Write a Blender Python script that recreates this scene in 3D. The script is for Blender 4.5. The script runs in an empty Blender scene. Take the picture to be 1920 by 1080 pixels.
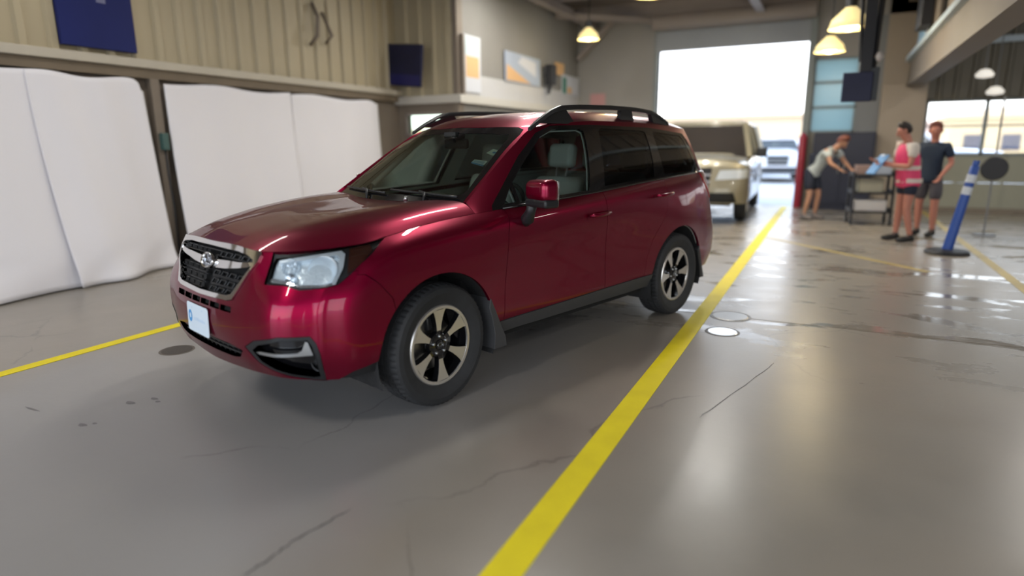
import bpy, bmesh, math, random
import numpy as np
from mathutils import Vector, Matrix, Euler
random.seed(7)
PI = math.pi
SC = bpy.context.scene
COL = SC.collection
R = math.radians

# ------------------------------------------------------------------ camera
cam_d = bpy.data.cameras.new('camera')
cam = bpy.data.objects.new('camera', cam_d)
COL.objects.link(cam)
cam_d.sensor_width = 36.0
cam_d.lens = 1174.2 * 36.0 / 1920.0
cam_d.clip_start = 0.05
cam_d.clip_end = 600
_yaw, _pit, _rol = 0.4652479, 0.2236254, -0.0083943
_f = Vector((-math.sin(_yaw)*math.cos(_pit), math.cos(_yaw)*math.cos(_pit), -math.sin(_pit)))
_r0 = Vector((math.cos(_yaw), math.sin(_yaw), 0)); _u0 = _r0.cross(_f)
_r = _r0*math.cos(_rol) + _u0*math.sin(_rol); _u = -_r0*math.sin(_rol) + _u0*math.cos(_rol)
_m = Matrix((( _r.x, _u.x, -_f.x), (_r.y, _u.y, -_f.y), (_r.z, _u.z, -_f.z))).to_4x4()
_m.translation = Vector((2.6826, -3.0537, 1.4390))
cam.matrix_world = _m
SC.camera = cam
cam_d.dof.use_dof = True
cam_d.dof.focus_distance = 4.1
cam_d.dof.aperture_fstop = 0.52

# ------------------------------------------------------------------ world, exposure
SC.view_settings.view_transform = 'Standard'
SC.view_settings.look = 'None'
SC.view_settings.gamma = 1.0
SC.view_settings.use_curve_mapping = False
SC.view_settings.exposure = 0.45
SC.cycles.use_denoising = True
SC.cycles.max_bounces = 8
SC.cycles.diffuse_bounces = 4
SC.cycles.glossy_bounces = 5
SC.cycles.transparent_max_bounces = 16
SC.cycles.sample_clamp_indirect = 6.0
W = bpy.data.worlds.new('sky'); SC.world = W
W.use_nodes = True
_nt = W.node_tree; _nt.nodes.clear()
_o = _nt.nodes.new('ShaderNodeOutputWorld'); _bg = _nt.nodes.new('ShaderNodeBackground')
_tc = _nt.nodes.new('ShaderNodeTexCoord'); _sp = _nt.nodes.new('ShaderNodeSeparateXYZ')
_cr = _nt.nodes.new('ShaderNodeValToRGB')
_nt.links.new(_tc.outputs['Generated'], _sp.inputs[0]); _nt.links.new(_sp.outputs['Z'], _cr.inputs[0])
_cr.color_ramp.elements[0].position = 0.0; _cr.color_ramp.elements[0].color = (1.0, 0.99, 0.97, 1)
_cr.color_ramp.elements[1].position = 0.6; _cr.color_ramp.elements[1].color = (0.55, 0.72, 1.0, 1)
_e = _cr.color_ramp.elements.new(0.2); _e.color = (0.86, 0.92, 1.0, 1)
_nt.links.new(_cr.outputs[0], _bg.inputs['Color']); _bg.inputs['Strength'].default_value = 2.9
_nt.links.new(_bg.outputs[0], _o.inputs[0])

def area(name, loc, rot, sx, sy, power, color=(1, 1, 1)):
    d = bpy.data.lights.new(name, 'AREA'); d.shape = 'RECTANGLE'; d.size = sx; d.size_y = sy
    d.energy = power; d.color = color
    o = bpy.data.objects.new(name, d); COL.objects.link(o); o.location = loc; o.rotation_euler = rot
    return o
sun_d = bpy.data.lights.new('sun', 'SUN'); sun_d.energy = 1.6; sun_d.angle = R(3); sun_d.color = (1, .95, .85)
sun = bpy.data.objects.new('sun', sun_d); COL.objects.link(sun); sun.rotation_euler = (R(48), 0, R(-60))
sun.location = (0, 30, 20)

# ------------------------------------------------------------------ materials
def P(name, col, rough=0.5, metal=0.0, coat=0.0, coat_rough=0.03, spec=0.5, emit=None, es=1.0, sheen=0, bump=None, noise=None):
    m = bpy.data.materials.new(name); m.use_nodes = True
    nt = m.node_tree; b = nt.nodes['Principled BSDF']
    b.inputs['Base Color'].default_value = (*col, 1); b.inputs['Roughness'].default_value = rough
    b.inputs['Metallic'].default_value = metal
    b.inputs['Coat Weight'].default_value = coat; b.inputs['Coat Roughness'].default_value = coat_rough
    b.inputs['Specular IOR Level'].default_value = spec
    if emit: b.inputs['Emission Color'].default_value = (*emit, 1); b.inputs['Emission Strength'].default_value = es
    tc = nt.nodes.new('ShaderNodeTexCoord')
    if noise:                       # (scale, amount): a gentle procedural variation of the colour
        n = nt.nodes.new('ShaderNodeTexNoise'); n.inputs['Scale'].default_value = noise[0]; n.inputs['Detail'].default_value = 5
        nt.links.new(tc.outputs['Object'], n.inputs['Vector'])
        mx = nt.nodes.new('ShaderNodeMix'); mx.data_type = 'RGBA'
        mx.inputs['A'].default_value = (*[c*(1-noise[1]) for c in col], 1)
        mx.inputs['B'].default_value = (*[min(1, c*(1+noise[1])) for c in col], 1)
        nt.links.new(n.outputs['Fac'], mx.inputs['Factor']); nt.links.new(mx.outputs['Result'], b.inputs['Base Color'])
    if bump:                        # (scale, strength)
        n = nt.nodes.new('ShaderNodeTexNoise'); n.inputs['Scale'].default_value = bump[0]; n.inputs['Detail'].default_value = 4
        nt.links.new(tc.outputs['Object'], n.inputs['Vector'])
        bp = nt.nodes.new('ShaderNodeBump'); bp.inputs['Strength'].default_value = bump[1]; bp.inputs['Distance'].default_value = 0.01
        nt.links.new(n.outputs['Fac'], bp.inputs['Height']); nt.links.new(bp.outputs[0], b.inputs['Normal'])
    return m

def glass(name, tint, refl=1.0, rough=0.0, ior=1.5):
    m = bpy.data.materials.new(name); m.use_nodes = True
    nt = m.node_tree; nt.nodes.clear()
    o = nt.nodes.new('ShaderNodeOutputMaterial'); mx = nt.nodes.new('ShaderNodeMixShader')
    t = nt.nodes.new('ShaderNodeBsdfTransparent'); g = nt.nodes.new('ShaderNodeBsdfGlossy'); f = nt.nodes.new('ShaderNodeFresnel')
    f.inputs['IOR'].default_value = ior
    t.inputs['Color'].default_value = (*tint, 1); g.inputs['Roughness'].default_value = rough
    g.inputs['Color'].default_value = (refl, refl, refl, 1)
    nt.links.new(f.outputs[0], mx.inputs[0]); nt.links.new(t.outputs[0], mx.inputs[1]); nt.links.new(g.outputs[0], mx.inputs[2])
    nt.links.new(mx.outputs[0], o.inputs[0])
    return m

M = {}
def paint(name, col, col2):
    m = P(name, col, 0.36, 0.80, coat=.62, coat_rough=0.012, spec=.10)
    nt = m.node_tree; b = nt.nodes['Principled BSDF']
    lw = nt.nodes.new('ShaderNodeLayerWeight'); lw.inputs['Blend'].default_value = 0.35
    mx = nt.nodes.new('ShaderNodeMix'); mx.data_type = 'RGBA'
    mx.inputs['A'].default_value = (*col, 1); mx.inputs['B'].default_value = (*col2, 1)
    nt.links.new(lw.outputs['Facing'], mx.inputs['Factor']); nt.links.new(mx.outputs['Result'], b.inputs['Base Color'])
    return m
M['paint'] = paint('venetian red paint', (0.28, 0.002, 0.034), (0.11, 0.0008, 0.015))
M['chrome'] = P('chrome', (0.80, 0.79, 0.78), 0.07, 1.0)
M['satin'] = P('satin silver', (0.62, 0.64, 0.65), 0.3, 0.9)
M['alloy'] = P('machined alloy', (0.74, 0.72, 0.69), 0.30, 0.85, bump=(300, .03))
M['gloss_black'] = P('gloss black', (0.006, 0.006, 0.007), 0.12, 0, coat=0.6)
M['black'] = P('black plastic', (0.016, 0.017, 0.019), 0.42, bump=(400, .05))
M['cladding'] = P('textured cladding', (0.050, 0.051, 0.054), 0.55, bump=(350, .15))
M['rubber'] = P('tyre rubber', (0.026, 0.027, 0.029), 0.72, noise=(14, .35), bump=(120, .1))
M['dark'] = P('dark cavity', (0.004, 0.004, 0.004), 0.9)
M['liner'] = P('wheel well liner', (0.020, 0.020, 0.021), 0.85, noise=(12, .5), bump=(60, .4))
M['grey_int'] = P('grey cabin trim', (0.60, 0.64, 0.61), 0.8)
M['seat_int'] = P('grey seat fabric', (0.56, 0.61, 0.58), 0.9, bump=(250, .2))
M['dark_int'] = P('dark cabin plastic', (0.022, 0.024, 0.024), 0.6)
M['dash_int'] = P('dashboard plastic', (0.17, 0.18, 0.15), 0.6)
M['disc'] = P('brake steel', (0.28, 0.28, 0.28), 0.35, 1.0)
M['headliner'] = P('headliner', (0.60, 0.62, 0.58), 0.9)
M['ws_glass'] = glass('windscreen glass', (0.86, 0.96, 0.88), 1.0, ior=1.58)
M['win_glass'] = glass('front window glass', (0.86, 0.97, 0.93), ior=1.42)
M['priv_glass'] = glass('privacy glass', (0.10, 0.115, 0.135), 0.9)
M['lamp_glass'] = glass('lamp lens', (0.93, 0.96, 0.97), 1.0, ior=1.4)
M['lamp_silver'] = P('lamp reflector', (0.86, 0.90, 0.94), 0.10, 0.85, bump=(30, .25))
M['lamp_white'] = P('lamp inner diffuser', (0.80, 0.87, 0.93), 0.25, 0.3)
M['amber'] = P('amber reflector lens', (0.050, 0.013, 0.007), 0.25, coat=.5)
M['red_lens'] = P('red lamp lens', (0.55, 0.01, 0.02), 0.15, coat=1)
M['plate'] = P('white plate', (0.72, 0.84, 0.95), 0.35)
M['plate_blue'] = P('plate blue print', (0.05, 0.33, 0.72), 0.4)
M['plate_pale'] = P('plate pale print', (0.56, 0.70, 0.86), 0.4)
M['pink_refl'] = P('bumper side reflector', (0.60, 0.16, 0.12), 0.25, coat=1)
M['white'] = P('white enamel', (0.75, 0.75, 0.73), 0.5)
M['sticker'] = P('sticker paper', (0.62, 0.74, 0.68), 0.6)
M['sticker_blue'] = P('sticker blue', (0.12, 0.30, 0.50), 0.6)

# ------------------------------------------------------------------ object helpers
def link(o, parent=None):
    COL.objects.link(o)
    if parent is not None: o.parent = parent
    return o
def tag(o, label=None, cat=None, group=None, kind=None):
    if label: o['label'] = label
    if cat: o['category'] = cat
    if group: o['group'] = group
    if kind: o['kind'] = kind
    return o
def empty(name, loc=(0, 0, 0), rz=0.0):
    o = bpy.data.objects.new(name, None); o.empty_display_size = 0.2
    COL.objects.link(o); o.location = loc; o.rotation_euler = (0, 0, rz)
    return o
def mesh(name, vs, fs, mat, parent=None, smooth=False, normals=None, auto=None):
    me = bpy.data.meshes.new(name)
    me.from_pydata([tuple(v) for v in vs], [], [tuple(f) for f in fs])
    me.materials.append(mat); me.update()
    if smooth or normals is not None:
        me.polygons.foreach_set('use_smooth', [True]*len(me.polygons))
    if normals is not None:
        me.normals_split_custom_set_from_vertices([tuple(n) for n in normals])
    elif auto is not None:
        me.polygons.foreach_set('use_smooth', [True]*len(me.polygons))
        me.set_sharp_from_angle(angle=R(auto))
    return link(bpy.data.objects.new(name, me), parent)

class MB:
    """collects shapes for ONE mesh object"""
    def __init__(s): s.v = []; s.f = []
    def add(s, vs, fs):
        n = len(s.v); s.v += [Vector(v) for v in vs]; s.f += [tuple(i+n for i in f) for f in fs]; return s
    def box(s, lo, hi, M4=None):
        x0, y0, z0 = lo; x1, y1, z1 = hi
        vs = [Vector(v) for v in ((x0,y0,z0),(x1,y0,z0),(x1,y1,z0),(x0,y1,z0),(x0,y0,z1),(x1,y0,z1),(x1,y1,z1),(x0,y1,z1))]
        if M4 is not None: vs = [M4 @ v for v in vs]
        return s.add(vs, [(0,3,2,1),(4,5,6,7),(0,1,5,4),(1,2,6,5),(2,3,7,6),(3,0,4,7)])
    def bar(s, a, b, w, h, up=(0,0,1)):
        a = Vector(a); b = Vector(b); d = (b-a).normalized(); up = Vector(up)
        if abs(d.dot(up)) > .98: up = Vector((1,0,0))
        r = d.cross(up).normalized(); u = r.cross(d)
        vs = [p + r*sx*w/2 + u*sz*h/2 for p in (a, b) for sx, sz in ((-1,-1),(1,-1),(1,1),(-1,1))]
        return s.add(vs, [(0,1,2,3),(7,6,5,4),(0,4,5,1),(1,5,6,2),(2,6,7,3),(3,7,4,0)])
    def tube(s, pts, rad, n=10, caps=True):
        pts = [Vector(p) for p in pts]; m = len(pts)
        rs = rad if isinstance(rad, (list, tuple)) else [rad]*m
        vs = []; fs = []; prev = None
        for i, p in enumerate(pts):
            d = (pts[min(i+1, m-1)] - pts[max(i-1, 0)]).normalized()
            if prev is None:
                a = Vector((0,0,1)) if abs(d.z) < .9 else Vector((1,0,0))
                r = d.cross(a).normalized()
            else:
                r = (prev - d*prev.dot(d)).normalized()
            prev = r; u = d.cross(r)
            for k in range(n):
                t = 2*PI*k/n; vs.append(p + (r*math.cos(t)+u*math.sin(t))*rs[i])
        for i in range(m-1):
            for k in range(n):
                a = i*n+k; b = i*n+(k+1) % n; fs.append((a, b, b+n, a+n))
        if caps: fs.append(tuple(range(n-1, -1, -1))); fs.append(tuple((m-1)*n+k for k in range(n)))
        return s.add(vs, fs)
    def lathe(s, prof, n=48, M4=None, closed=False):
        """prof: (radius, axial) pairs; axis = local X"""
        vs = []; fs = []; m = len(prof)
        for k in range(n):
            t = 2*PI*k/n
            for r, a in prof: vs.append(Vector((a, r*math.cos(t), r*math.sin(t))))
        for k in range(n):
            k2 = (k+1) % n
            for i in range(m-1 if not closed else m):
                j = (i+1) % m; fs.append((k*m+i, k2*m+i, k2*m+j, k*m+j))
        if M4 is not None: vs = [M4 @ v for v in vs]
        return s.add(vs, fs)
    def prism(s, poly, h0, h1, axis='x', M4=None):
        """poly: 2D points; extruded along axis from h0 to h1"""
        n = len(poly)
        def q(p, h):
            return Vector({'x': (h, p[0], p[1]), 'y': (p[0], h, p[1]), 'z': (p[0], p[1], h)}[axis])
        vs = [q(p, h0) for p in poly] + [q(p, h1) for p in poly]
        if M4 is not None: vs = [M4 @ v for v in vs]
        fs = [tuple(range(n-1, -1, -1)), tuple(range(n, 2*n))] + [(i, (i+1) % n, (i+1) % n+n, i+n) for i in range(n)]
        return s.add(vs, fs)
    def build(s, name, mat, parent=None, smooth=False, auto=None, bevel=0, loc=None, seg=2):
        me = bpy.data.meshes.new(name)
        me.from_pydata([tuple(v) for v in s.v], [], s.f); me.materials.append(mat); me.update()
        bm = bmesh.new(); bm.from_mesh(me); bmesh.ops.recalc_face_normals(bm, faces=bm.faces[:]); bm.to_mesh(me); bm.free()
        if smooth or auto is not None: me.polygons.foreach_set('use_smooth', [True]*len(me.polygons))
        if auto is not None: me.set_sharp_from_angle(angle=R(auto))
        o = link(bpy.data.objects.new(name, me), parent)
        if bevel:
            b = o.modifiers.new('bevel', 'BEVEL'); b.width = bevel; b.segments = seg; b.limit_method = 'ANGLE'; b.angle_limit = R(35)
            me.polygons.foreach_set('use_smooth', [True]*len(me.polygons)); me.set_sharp_from_angle(angle=R(60))
            b.harden_normals = False
        if loc is not None: o.location = loc
        return o
def copy_tree(o, parent=None):
    c = o.copy(); COL.objects.link(c)
    if parent is not None: c.parent = parent
    for ch in list(o.children): copy_tree(ch, c)
    return c
# ================================================================== the red car
# car space: +x = the car's left side, -y = forward, origin under the front axle
CAR_ROT = R(-16.5)
car = empty('sport_utility_vehicle', (0, 0, 0), CAR_ROT)
tag(car, 'dark red compact sport utility vehicle with roof rails parked in the painted lane', 'car')

def hermite(pts, t, ts):
    """non-uniform Catmull-Rom through pts (n,k) at parameters t, evaluated at ts"""
    pts = np.asarray(pts, float); n = len(pts); h = np.diff(t); d = np.diff(pts, axis=0)/h.reshape(-1, *([1]*(pts.ndim-1)))
    m = np.zeros_like(pts)
    for i in range(1, n-1): m[i] = (d[i]*h[i-1] + d[i-1]*h[i])/(h[i-1]+h[i])
    if n > 2: m[0] = 1.5*d[0]-.5*m[1]; m[-1] = 1.5*d[-1]-.5*m[-2]
    else: m[0] = d[0]; m[-1] = d[0]
    out = []
    for s in ts:
        i = min(max(int(np.searchsorted(t, s, 'right'))-1, 0), n-2)
        u = (s-t[i])/h[i]
        out.append((2*u**3-3*u**2+1)*pts[i] + (u**3-2*u**2+u)*h[i]*m[i] + (-2*u**3+3*u**2)*pts[i+1] + (u**3-u**2)*h[i]*m[i+1])
    return np.array(out)
def params(G, axis):
    G = np.moveaxis(np.asarray(G, float), axis, 0)
    d = np.linalg.norm(np.diff(G, axis=0), axis=-1).mean(axis=1)
    return np.concatenate([[0], np.cumsum(np.maximum(d, 1e-3))])
def dense(t, step):
    o = []
    for a, b in zip(t[:-1], t[1:]):
        k = max(2, int(math.ceil((b-a)/step))); o += [a+(b-a)*i/k for i in range(k)]
    return np.array(o+[t[-1]])
class Patch:
    """smooth surface through a control grid G[row][col] of points"""
    def __init__(s, G, su=.05, sv=.05, sym0=False, tv=None, flip=False):
        G = np.asarray(G, float)
        s.tu = params(G, 0); s.tv = params(G, 1) if tv is None else np.asarray(tv, float)
        s.tv0 = s.tv
        if sym0:                                    # mirror ghost column across x=0
            g = G[:, 1:2].copy(); g[:, :, 0] *= -1; G = np.concatenate([g, G], axis=1)
            s.tv = np.concatenate([[s.tv[0]-(s.tv[1]-s.tv[0])], s.tv])
        s.G = G; s.su = su; s.sv = sv; s.flip = flip
    def grid(s):
        us = dense(s.tu, s.su); vs = dense(s.tv0, s.sv)
        A = hermite(s.G, s.tu, us); B = np.moveaxis(hermite(np.moveaxis(A, 1, 0), s.tv, vs), 0, 1)
        e = 1e-3
        A2 = hermite(s.G, s.tu, np.clip(us+e, s.tu[0], s.tu[-1])); A0 = hermite(s.G, s.tu, np.clip(us-e, s.tu[0], s.tu[-1]))
        du = np.moveaxis(hermite(np.moveaxis(A2, 1, 0), s.tv, vs), 0, 1) - np.moveaxis(hermite(np.moveaxis(A0, 1, 0), s.tv, vs), 0, 1)
        m1 = np.moveaxis(hermite(np.moveaxis(A, 1, 0), s.tv, np.clip(vs+e, s.tv[0], s.tv[-1])), 0, 1)
        m0 = np.moveaxis(hermite(np.moveaxis(A, 1, 0), s.tv, np.clip(vs-e, s.tv[0], s.tv[-1])), 0, 1)
        N = np.cross(m1-m0, du); N /= np.maximum(np.linalg.norm(N, axis=-1, keepdims=True), 1e-12)
        if s.flip: N = -N
        return B, N
    def bm(s):
        B, N = s.grid(); b = bmesh.new(); nl = b.verts.layers.float_vector.new('n')
        V = [[None]*B.shape[1] for _ in range(B.shape[0])]
        for i in range(B.shape[0]):
            for j in range(B.shape[1]):
                v = b.verts.new(B[i, j]); v[nl] = Vector(N[i, j]); V[i][j] = v
        for i in range(B.shape[0]-1):
            for j in range(B.shape[1]-1):
                q = [V[i][j], V[i][j+1], V[i+1][j+1], V[i+1][j]]
                if s.flip: q.reverse()
                try: b.faces.new(q)
                except ValueError: pass
        bmesh.ops.remove_doubles(b, verts=b.verts[:], dist=1e-5)
        return b
PROJ = {'x': (Vector((0,1,0)), Vector((0,0,1))), 'y': (Vector((1,0,0)), Vector((0,0,1))), 'z': (Vector((1,0,0)), Vector((0,1,0))),
        'o': (Vector((.62,.785,0)), Vector((0,0,1)))}
def cut(b, poly, pr, closed=True, where=None):
    """knife the outline poly (2D, in projection pr) into the mesh so that panel edges are exact"""
    U, V = PROJ[pr]; D = U.cross(V); n = len(poly)
    for i in range(n if closed else n-1):
        p = Vector(poly[i]); q = Vector(poly[(i+1) % n])
        if (q-p).length < 1e-6: continue
        lo = (min(p.x, q.x)-.002, min(p.y, q.y)-.002); hi = (max(p.x, q.x)+.002, max(p.y, q.y)+.002)
        fs = []
        for f in b.faces:
            if where is not None and not where(f.calc_center_median()): continue
            us = [v.co.dot(U) for v in f.verts]; ws = [v.co.dot(V) for v in f.verts]
            if max(us) < lo[0] or min(us) > hi[0] or max(ws) < lo[1] or min(ws) > hi[1]: continue
            fs.append(f)
        if not fs: continue
        g = set(fs)
        for f in fs: g.update(f.verts); g.update(f.edges)
        co = U*p.x + V*p.y; no = (U*(q.x-p.x)+V*(q.y-p.y)).cross(D)
        bmesh.ops.bisect_plane(b, geom=list(g), dist=1e-6, plane_co=co, plane_no=no.normalized())
def inside(poly, x, y):
    c = False; n = len(poly); j = n-1
    for i in range(n):
        xi, yi = poly[i][0], poly[i][1]; xj, yj = poly[j][0], poly[j][1]
        if (yi > y) != (yj > y) and x < (xj-xi)*(y-yi)/(yj-yi)+xi: c = not c
        j = i
    return c
def inp(poly, pr, c):
    U, V = PROJ[pr]; return inside(poly, c.dot(U), c.dot(V))
def pieces(b, classify):
    nl = b.verts.layers.float_vector['n']; out = {}
    for f in b.faces:
        k = classify(f.calc_center_median())
        if k is None: continue
        d = out.setdefault(k, {'m': {}, 'v': [], 'n': [], 'f': []})
        idx = []
        for v in f.verts:
            if v not in d['m']:
                d['m'][v] = len(d['v']); d['v'].append(v.co.copy()); d['n'].append(Vector(v[nl]).normalized())
            idx.append(d['m'][v])
        d['f'].append(tuple(idx))
    return out
def merge(ps):
    o = {'v': [], 'n': [], 'f': []}
    for p in ps:
        if p is None: continue
        k = len(o['v']); o['v'] += p['v']; o['n'] += p['n']; o['f'] += [tuple(i+k for i in f) for f in p['f']]
    return o
def mirrored(p):
    return {'v': [Vector((-v.x, v.y, v.z)) for v in p['v']], 'n': [Vector((-n.x, n.y, n.z)) for n in p['n']], 'f': [tuple(reversed(f)) for f in p['f']]}
def finish(p, gap=.0018, lip=.014, off=0.0, thick=0.0):
    """pull panel edges back by the gap and turn them inward as a lip"""
    vs = [v.copy() for v in p['v']]; ns = list(p['n']); fs = list(p['f'])
    cnt = {}
    for f in fs:
        for a, b in zip(f, f[1:]+f[:1]): cnt[(a, b)] = 1
    bd = [(a, b) for (a, b) in cnt if (b, a) not in cnt and not (abs(vs[a].x) < 1e-4 and abs(vs[b].x) < 1e-4)]
    inw = {}
    for a, b in bd:
        e = vs[b]-vs[a]
        if e.length < 1e-7: continue
        e.normalize()
        d = ns[a].cross(e)
        for q in (a, b): inw[q] = inw.get(q, Vector()) + d
    if gap:
        for q, d in inw.items():
            if d.length > 1e-6: 
                s = d.normalized()*gap
                if abs(vs[q].x) < 1e-4: s.x = 0
                vs[q] = vs[q]+s
    if off: vs = [v+n*off for v, n in zip(vs, ns)]
    if lip:
        ov = list(vs)
        for a, b in bd:
            d = (inw.get(a, Vector())+inw.get(b, Vector()))
            if d.length < 1e-6: continue
            d = -d.normalized(); k = len(vs)
            vs += [ov[a], ov[b], ov[b]-p['n'][b]*lip, ov[a]-p['n'][a]*lip]; ns += [d]*4
            fs.append((k+1, k, k+3, k+2))
    return vs, ns, fs
def emit(name, p, mat, parent=car, **kw):
    if p is None or not p['f']: return None
    v, n, f = finish(p, **kw)
    return mesh(name, v, f, mat, parent, normals=n)
def emit2(name, p, mat, parent=car, **kw):
    """the left piece and its mirror image, two parts"""
    return [emit(name, p, mat, parent, **kw), emit(name, mirrored(p), mat, parent, **kw)]

# ---- control points, rows from the lower edge up to the shoulder, columns from the nose to the tail
A = [  # (bottom, low, mid, upper-mid, upper, shoulder, top ledge)
 [(0,-.885,.315),(0,-.925,.42),(0,-.945,.56),(0,-.925,.68),(0,-.885,.78),(0,-.850,.88),(0,-.825,.955)],
 [(.25,-.880,.325),(.25,-.920,.42),(.25,-.938,.56),(.25,-.918,.68),(.25,-.878,.78),(.25,-.845,.88),(.25,-.815,.955)],
 [(.48,-.860,.335),(.48,-.895,.42),(.48,-.908,.56),(.48,-.895,.68),(.48,-.860,.78),(.48,-.825,.87),(.47,-.790,.942)],
 [(.65,-.80,.330),(.67,-.838,.42),(.68,-.850,.57),(.68,-.835,.69),(.66,-.785,.79),(.645,-.71,.88),(.61,-.675,.942)],
 [(.76,-.67,.312),(.79,-.695,.42),(.802,-.700,.57),(.80,-.685,.70),(.79,-.625,.80),(.762,-.555,.89),(.70,-.53,.95)],
 [(.825,-.54,.305),(.858,-.55,.42),(.867,-.55,.57),(.866,-.53,.70),(.858,-.48,.80),(.835,-.42,.90),(.765,-.40,.965)],
 [(.850,-.40,.315),(.878,-.40,.42),(.886,-.40,.57),(.888,-.39,.71),(.882,-.34,.83),(.855,-.30,.93),(.775,-.28,.985)],
 [(.855,-.15,.30),(.882,-.15,.42),(.892,-.15,.57),(.896,-.15,.72),(.890,-.12,.85),(.862,-.10,.955),(.778,-.10,1.012)],
 [(.855,.10,.30),(.882,.10,.42),(.893,.10,.57),(.898,.10,.73),(.891,.10,.87),(.862,.10,.975),(.780,.10,1.035)],
 [(.840,.35,.30),(.874,.35,.42),(.884,.35,.58),(.891,.35,.74),(.888,.35,.88),(.864,.35,.99),(.792,.35,1.055)],
 [(.832,.55,.312),(.868,.55,.42),(.876,.55,.58),(.884,.55,.76),(.888,.55,.90),(.868,.55,1.0),(.815,.55,1.068)],
 [(.830,.90,.312),(.864,.90,.42),(.868,.90,.58),(.878,.90,.76),(.889,.90,.91),(.872,.90,1.02),(.826,.90,1.083)],
 [(.830,1.25,.312),(.864,1.25,.42),(.866,1.25,.58),(.876,1.25,.77),(.889,1.25,.925),(.874,1.25,1.035),(.832,1.25,1.100)],
 [(.830,1.60,.312),(.864,1.60,.42),(.866,1.60,.58),(.876,1.60,.78),(.889,1.60,.94),(.874,1.60,1.05),(.834,1.60,1.120)],
 [(.832,1.95,.312),(.868,1.95,.42),(.872,1.95,.58),(.882,1.95,.78),(.890,1.95,.955),(.874,1.95,1.07),(.834,1.95,1.143)],
 [(.838,2.20,.315),(.876,2.20,.42),(.884,2.20,.58),(.893,2.20,.78),(.892,2.20,.96),(.872,2.20,1.08),(.832,2.20,1.157)],
 [(.850,2.45,.29),(.882,2.45,.42),(.895,2.45,.58),(.902,2.45,.77),(.893,2.45,.96),(.868,2.45,1.09),(.826,2.45,1.170)],
 [(.852,2.75,.30),(.882,2.75,.42),(.895,2.75,.58),(.901,2.75,.76),(.886,2.75,.95),(.857,2.75,1.09),(.813,2.75,1.182)],
 [(.845,3.00,.32),(.872,3.00,.44),(.882,3.00,.60),(.880,3.00,.76),(.864,3.00,.94),(.838,3.00,1.09),(.793,3.00,1.190)],
 [(.830,3.20,.34),(.855,3.22,.46),(.862,3.22,.61),(.856,3.21,.76),(.838,3.20,.92),(.812,3.19,1.07),(.768,3.18,1.195)],
 [(.76,3.40,.34),(.79,3.43,.46),(.797,3.44,.61),(.79,3.41,.76),(.775,3.37,.92),(.755,3.34,1.07),(.715,3.31,1.198)],
 [(.55,3.53,.34),(.58,3.58,.46),(.59,3.60,.61),(.58,3.56,.76),(.57,3.49,.92),(.56,3.45,1.07),(.54,3.41,1.2)],
 [(0,3.58,.34),(0,3.64,.46),(0,3.66,.61),(0,3.63,.76),(0,3.55,.92),(0,3.51,1.07),(0,3.47,1.2)]]
A0 = A
_l = lambda a, b, t: [tuple(p+(q-p)*t for p, q in zip(u, v)) for u, v in zip(a, b)]
A = A[:4] + [_l(A[3], A[4], .84)] + [A[4]] + [_l(A[4], A[5], .22)] + A[5:]      # tighter turn at the bumper corner
GA = np.array(A, float).transpose(1, 0, 2)
pA = Patch(GA, .032, .045, sym0=True)
TA = pA.tv0
# hood: row 0 = front edge ... ; columns from the centre line out to the wing
H = [
 [(0,-.825,.955),(.25,-.815,.955),(.47,-.790,.942),(.61,-.675,.942),(.70,-.53,.95)],
 [(0,-.66,1.012),(.25,-.65,1.014),(.49,-.61,1.008),(.655,-.50,.985),(.765,-.40,.965)],
 [(0,-.42,1.058),(.25,-.41,1.060),(.50,-.39,1.058),(.675,-.34,1.030),(.775,-.28,.985)],
 [(0,-.17,1.086),(.25,-.165,1.089),(.515,-.15,1.093),(.685,-.12,1.066),(.778,-.10,1.012)],
 [(0,.08,1.102),(.25,.09,1.106),(.53,.10,1.116),(.695,.10,1.090),(.780,.10,1.035)],
 [(0,.25,1.100),(.25,.265,1.105),(.545,.32,1.122),(.705,.35,1.108),(.792,.35,1.055)]]
GH = np.array(H, float)
pH = Patch(GH, .05, .05, sym0=True)
# side of the greenhouse: rows from the belt up, columns from the A pillar foot to the D pillar
Dg = []
top = [(.705,.36,1.112),(.660,.62,1.285),(.618,.88,1.448),(.590,1.12,1.560),(.625,1.60,1.606),(.636,1.95,1.612),(.637,2.20,1.611),
       (.634,2.45,1.606),(.626,2.75,1.596),(.615,3.00,1.582),(.605,3.13,1.570)]
bul = [0, .006, .014, .018, .016, .016, .016, .016, .016, .015, .012]
for k, t3 in enumerate(top):
    b3 = Vector(A0[9+k][6]); t3 = Vector(t3)
    col = []
    for w in (0, .25, .5, .75, 1.0):
        p = b3.lerp(t3, w); p.x += bul[k]*4*w*(1-w); col.append(tuple(p))
    Dg.append(col)
GD = np.array(Dg, float).transpose(1, 0, 2)
pD = Patch(GD, .04, .045, tv=TA[11:22]-TA[11])
# windscreen
Wg = [[(0,.29,1.092),(.30,.31,1.096),(.56,.355,1.106),(.705,.385,1.112)],
      [(0,.50,1.255),(.28,.515,1.252),(.52,.565,1.240),(.660,.64,1.285)],
      [(0,.73,1.420),(.26,.745,1.416),(.48,.79,1.405),(.618,.89,1.448)],
      [(0,.96,1.565),(.24,.975,1.560),(.44,1.02,1.553),(.590,1.12,1.560)]]
Wg[1][2] = (.52, .572, 1.266); Wg[2][2] = (.48, .80, 1.425); Wg[3][2] = (.44, 1.02, 1.562)
pW = Patch(np.array(Wg, float), .05, .05, sym0=True)
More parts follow.
